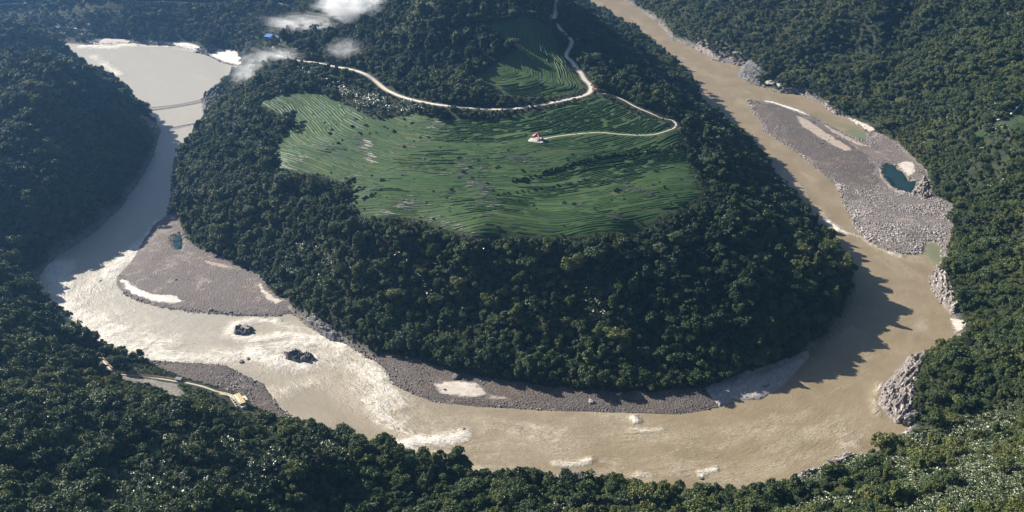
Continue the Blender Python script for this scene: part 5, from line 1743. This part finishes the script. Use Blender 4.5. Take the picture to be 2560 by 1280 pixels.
# bananas: each chosen spot carries a little clump
bi = np.nonzero(is_ban)[0]
BPs, Bs = [], []
for i in bi:
    for _ in range(2 if t_size[i] < 0.9 else 3):
        BPs.append(TP[i] + rng.normal(size=2) * 1.7)
        Bs.append(rng.uniform(0.85, 1.65) * np.interp(TP[i, 1], [500, 1500], [0.95, 1.3]))
BPs, Bs = np.array(BPs), np.array(Bs)
bz_ = ground(BPs[:, 0], BPs[:, 1])
bu, bv, bd = project(np.column_stack([BPs, bz_ + 3]))
sc_ = Bs / bd
sc_[(bu < 8) | (bu > 2552) | (bv < 8) | (bv > 1274)] = 0
btint = np.clip(rng.normal(0.5, 0.22, len(Bs)), 0, 1)
pickb = []
for i in np.argsort(-sc_):
    if sc_[i] <= 0 or len(pickb) == 300:
        break
    if not covered(BPs[i, 0], BPs[i, 1], bz_[i] + 4):
        pickb.append(i)
for i in pickb:
    zt = 'in the bottom right corner' if bu[i] > 2380 and bv[i] > 1170 else 'at the right edge' if bu[i] > 2380 else 'along the bottom edge right' if bv[i] > 1200 and bu[i] > 1800 else 'on the lower right slope' if bu[i] > 1800 else 'on the bottom bank' if bu[i] > 1000 else 'in the lower left thicket'
    sz = 'big' if Bs[i] > 1.15 else 'medium' if Bs[i] > 0.92 else 'small'
    cw = 'pale leaved' if btint[i] > 0.6 else 'dark leaved' if btint[i] < 0.35 else 'green'
    o_ = pick[int(np.argmin(np.hypot(TP[pick, 0] - BPs[i, 0], TP[pick, 1] - BPs[i, 1])))]
    wet_ = ' beside a %s %s tree' % (KINDS[t_kind[o_]][0].split()[0], tint_word(t_tint[o_]))
    o = empty('banana_plant', (BPs[i, 0], BPs[i, 1], bz_[i]), rng.uniform(0, 6.28), label='%s %s banana plant %s%s' % (sz, cw, zt, wet_), category='plant', group='banana plants ' + zt)
    o.scale = (Bs[i],) * 3
    link('leaves', BANANA[i % 4], o, tint=float(btint[i]))
    link('stem', BSTEM, o)
rb = np.setdiff1d(np.arange(len(Bs)), np.array(pickb))
gn_instances('banana_thicket', np.column_stack([BPs[rb], bz_[rb] + 0.4]), Bs[rb] * 1.05, np.column_stack([rng.normal(0, 0.15, len(rb)), rng.normal(0, 0.15, len(rb)), rng.uniform(0, 6.28, len(rb))]), rng.integers(0, 4, len(rb)), btint[rb], BANANA, kind='stuff',
             label='thickets of pale leaved banana plants between the trees')

# undergrowth between the trunks and along the bars: low leafy clumps
low_mesh = [crown_mesh(80 + k, 2.2, 1.3, 0.7, 5, 42, 0.8, 0.8) for k in range(3)]
uq = np.vstack([tree_points(5.2, 330, 950, 31), tree_points(6.5, 950, 1100, 33), tree_points(9.0, 1100, 1700, 32)])
near_edge = seg_dist(uq, WATER, True) < 40
for ln in (ROAD, PATH):
    near_edge |= seg_dist(uq, ln) < 22
fe = np.minimum(seg_dist(uq, FP, True), seg_dist(uq, FP2, True)) < 14
for P in SCRUB:
    near_edge |= in_poly(uq, P)
keep = near_edge | fe | (uq[:, 1] < 950) | (rng.random(len(uq)) < 0.5)
uq = uq[keep]
nU = len(uq)
gn_instances('undergrowth', np.column_stack([uq, ground(uq[:, 0], uq[:, 1])]), rng.uniform(0.6, 1.5, nU), np.column_stack([np.zeros(nU), np.zeros(nU), rng.uniform(0, 6.28, nU)]), rng.integers(0, 3, nU), np.clip(rng.normal(0.6, 0.2, nU), 0, 1), low_mesh, kind='stuff', label='low green scrub under and beside the trees')

# shrubs standing in the tea field, and the dark hedge line across it
SHR = [(1472, 350), (1158, 432), (1148, 398), (1125, 385), (1100, 370), (1175, 420), (1180, 445), (1218, 460), (1232, 478), (1128, 478), (960, 318), (968, 322), (1010, 300), (1030, 310), (985, 330), (1270, 376), (1335, 380), (1240, 402), (1246, 418), (1195, 402), (1545, 476), (1540, 480), (1435, 512), (1410, 508), (1295, 505),
       (1590, 337), (1455, 296), (1230, 300), (1005, 440), (955, 452), (1085, 390), (1070, 345), (1255, 350), (900, 335), (1050, 345), (1305, 428), (824, 336), (855, 352), (846, 360), (830, 326), (1700, 400), (1640, 430), (1560, 430), (1660, 470), (1350, 470), (1200, 350), (1120, 300), (1010, 368), (915, 315), (890, 300), (880, 318)]
HEDGE = smooth_line(lands([(1285, 456), (1330, 446), (1375, 432), (1420, 418), (1470, 402), (1520, 394), (1590, 386), (1660, 378), (1705, 366)]), 5.0)
HEDGE2 = smooth_line(lands([(1245, 486), (1320, 478), (1380, 470), (1430, 460), (1470, 452)]), 7.0)
HEDGE3 = smooth_line(lands([(890, 510), (905, 500), (940, 485), (950, 478)]), 5.0)
HEDGE4 = smooth_line(lands([(1290, 255), (1340, 272), (1400, 262), (1440, 252)]), 7.0)
shr = [(*land(u_, v_)[:2], rng.uniform(0.6, 1.5), None) for u_, v_ in SHR]
for q_ in scatter(FP, 9.0, 0.48, 77):
    if rng.random() < 0.035 + 0.05 * (fbm(q_[:1], q_[1:], 60, 2)[0] > 0.1) and math.hypot(q_[0] - PAV[0], q_[1] - PAV[1]) > 20:
        shr.append((q_[0], q_[1], rng.uniform(0.4, 0.85), None))
for hi_, (hl, smin, smax) in enumerate(((HEDGE, 1.1, 2.3), (HEDGE2, 0.7, 1.3), (HEDGE3, 0.9, 1.6), (HEDGE4, 0.9, 1.6))):
    for p in hl:
        shr.append((p[0] + rng.normal() * 1.2, p[1] + rng.normal() * 1.2, rng.uniform(smin, smax), hi_))
HN = ['in the dark hedge line across the tea field', 'in the lower hedge row of the tea field', 'in the hedge at the tea field corner', 'on the bank under the road']
pav_xy = PAV[:2]
for x, y, s, hn in shr:
    tn = float(np.clip(rng.normal(0.3, 0.16), 0, 0.8))
    sz = 'large' if s > 1.2 else 'mid sized' if s > 0.9 else 'small'
    if hn is None:
        dp_ = math.hypot(x - pav_xy[0], y - pav_xy[1])
        where = ' close to the star pavilion' if dp_ < 60 else ' right of the star pavilion' if x > pav_xy[0] else ' left of the star pavilion, upslope' if y > pav_xy[1] else ' left of the star pavilion, downslope'
        lab, grp = '%s %s shrub alone in the tea rows%s' % (sz, tint_word(tn), where), 'shrubs scattered in the tea field'
    else:
        e_ = (HEDGE, HEDGE2, HEDGE3, HEDGE4)[hn]
        f_ = (x - e_[0, 0]) / (e_[-1, 0] - e_[0, 0])
        pos_ = ', left part' if f_ < 0.33 else ', middle' if f_ < 0.66 else ', right part'
        lab, grp = '%s %s shrub %s%s' % (sz, tint_word(tn), HN[hn], pos_), 'shrubs ' + HN[hn]
    o = link('shrub', low_mesh[rng.integers(3)], None, label=lab, category='shrub', group=grp, tint=tn)
    o.location = (x, y, ground(x, y)[0] + 0.3)
    o.scale = (s, s, s * 1.25)
    o.rotation_euler = (0, 0, rng.uniform(0, 6.28))
# ------------------------------------------------------------------ air: valley haze and wisps of morning mist
M_haze = bpy.data.materials.new('valley_haze')
M_haze.use_nodes = True
nt = M_haze.node_tree
nt.nodes.clear()
o_ = nt.nodes.new('ShaderNodeOutputMaterial')
pvn = nt.nodes.new('ShaderNodeVolumePrincipled')
pvn.inputs['Color'].default_value = (0.24, 0.52, 1.0, 1)
pvn.inputs['Density'].default_value = 0.00006
pvn.inputs['Anisotropy'].default_value = 0.62
nt.links.new(pvn.outputs[0], o_.inputs['Volume'])
zmax = float(max(Hh.max() + 40, CAM_H + 30))
zmin = float(Hh.min() - 1.5)
bm = bmesh.new()
boxes(bm, GX[0] - 60, GX[-1] + 60, GY[0] - 60, GY[-1] + 60, zmin, zmax)
hz = bm_obj('haze', bm, M_haze, None, kind='stuff', label='thin blue haze filling the valley')


def mist_mat(name, dens, scale, thr):
    m = bpy.data.materials.new(name)
    m.use_nodes = True
    nt = m.node_tree
    nt.nodes.clear()
    o_ = nt.nodes.new('ShaderNodeOutputMaterial')
    pv = nt.nodes.new('ShaderNodeVolumePrincipled')
    pv.inputs['Color'].default_value = (0.97, 0.98, 1, 1)
    pv.inputs['Anisotropy'].default_value = 0.35
    tc = nt.nodes.new('ShaderNodeTexCoord')
    ln = node(nt, 'ShaderNodeVectorMath', operation='LENGTH')
    nt.links.new(tc.outputs['Object'], ln.inputs[0])
    n_ = noise(nt, scale, 8, 0.66, tc.outputs['Object'], 1.3)
    fall = maprange(nt, ln.outputs['Value'], 1.0, 0.15)
    d_ = math_n(nt, 'MULTIPLY', maprange(nt, math_n(nt, 'ADD', n_, math_n(nt, 'MULTIPLY', fall, 0.26)), thr, thr + 0.24), fall)
    nt.links.new(math_n(nt, 'MULTIPLY', d_, dens), pv.inputs['Density'])
    nt.links.new(pv.outputs[0], o_.inputs['Volume'])
    m.cycles.volume_step_rate = 2.0
    return m


def mist(label, u, v, z, rx, ry, rz, rot, dens, thr=0.62, scale=1.9):
    bm = bmesh.new()
    bmesh.ops.create_icosphere(bm, subdivisions=3, radius=1.0)
    o = bm_obj('mist_wisp', bm, mist_mat('mist', dens, scale, thr), None, label=label, category='mist')
    o.location = at(u, v, z)
    o.scale = (rx, ry, rz)
    o.rotation_euler = (0, 0, rot)
    return o


mist('brightest thick white cloud at the top edge above the peninsula forest', 885, 10, 208, 130, 95, 60, R(-20), 0.13, 0.62, 2.1)
mist('long thin white mist band drifting left of the bright cloud', 760, 60, 168, 150, 70, 30, R(-14), 0.05, 0.62, 2.6)
mist('faint small mist puff below the clouds over the peninsula forest', 862, 120, 180, 54, 40, 30, 0.3, 0.026, 0.60, 2.1)
mist('white mist curl pouring from the road end down to the left river', 655, 172, 112, 95, 66, 58, R(40), 0.055, 0.61, 2.3)
mist('mist tongue lying over the start of the pale road', 700, 138, 142, 70, 40, 22, R(-10), 0.04, 0.60, 2.4)
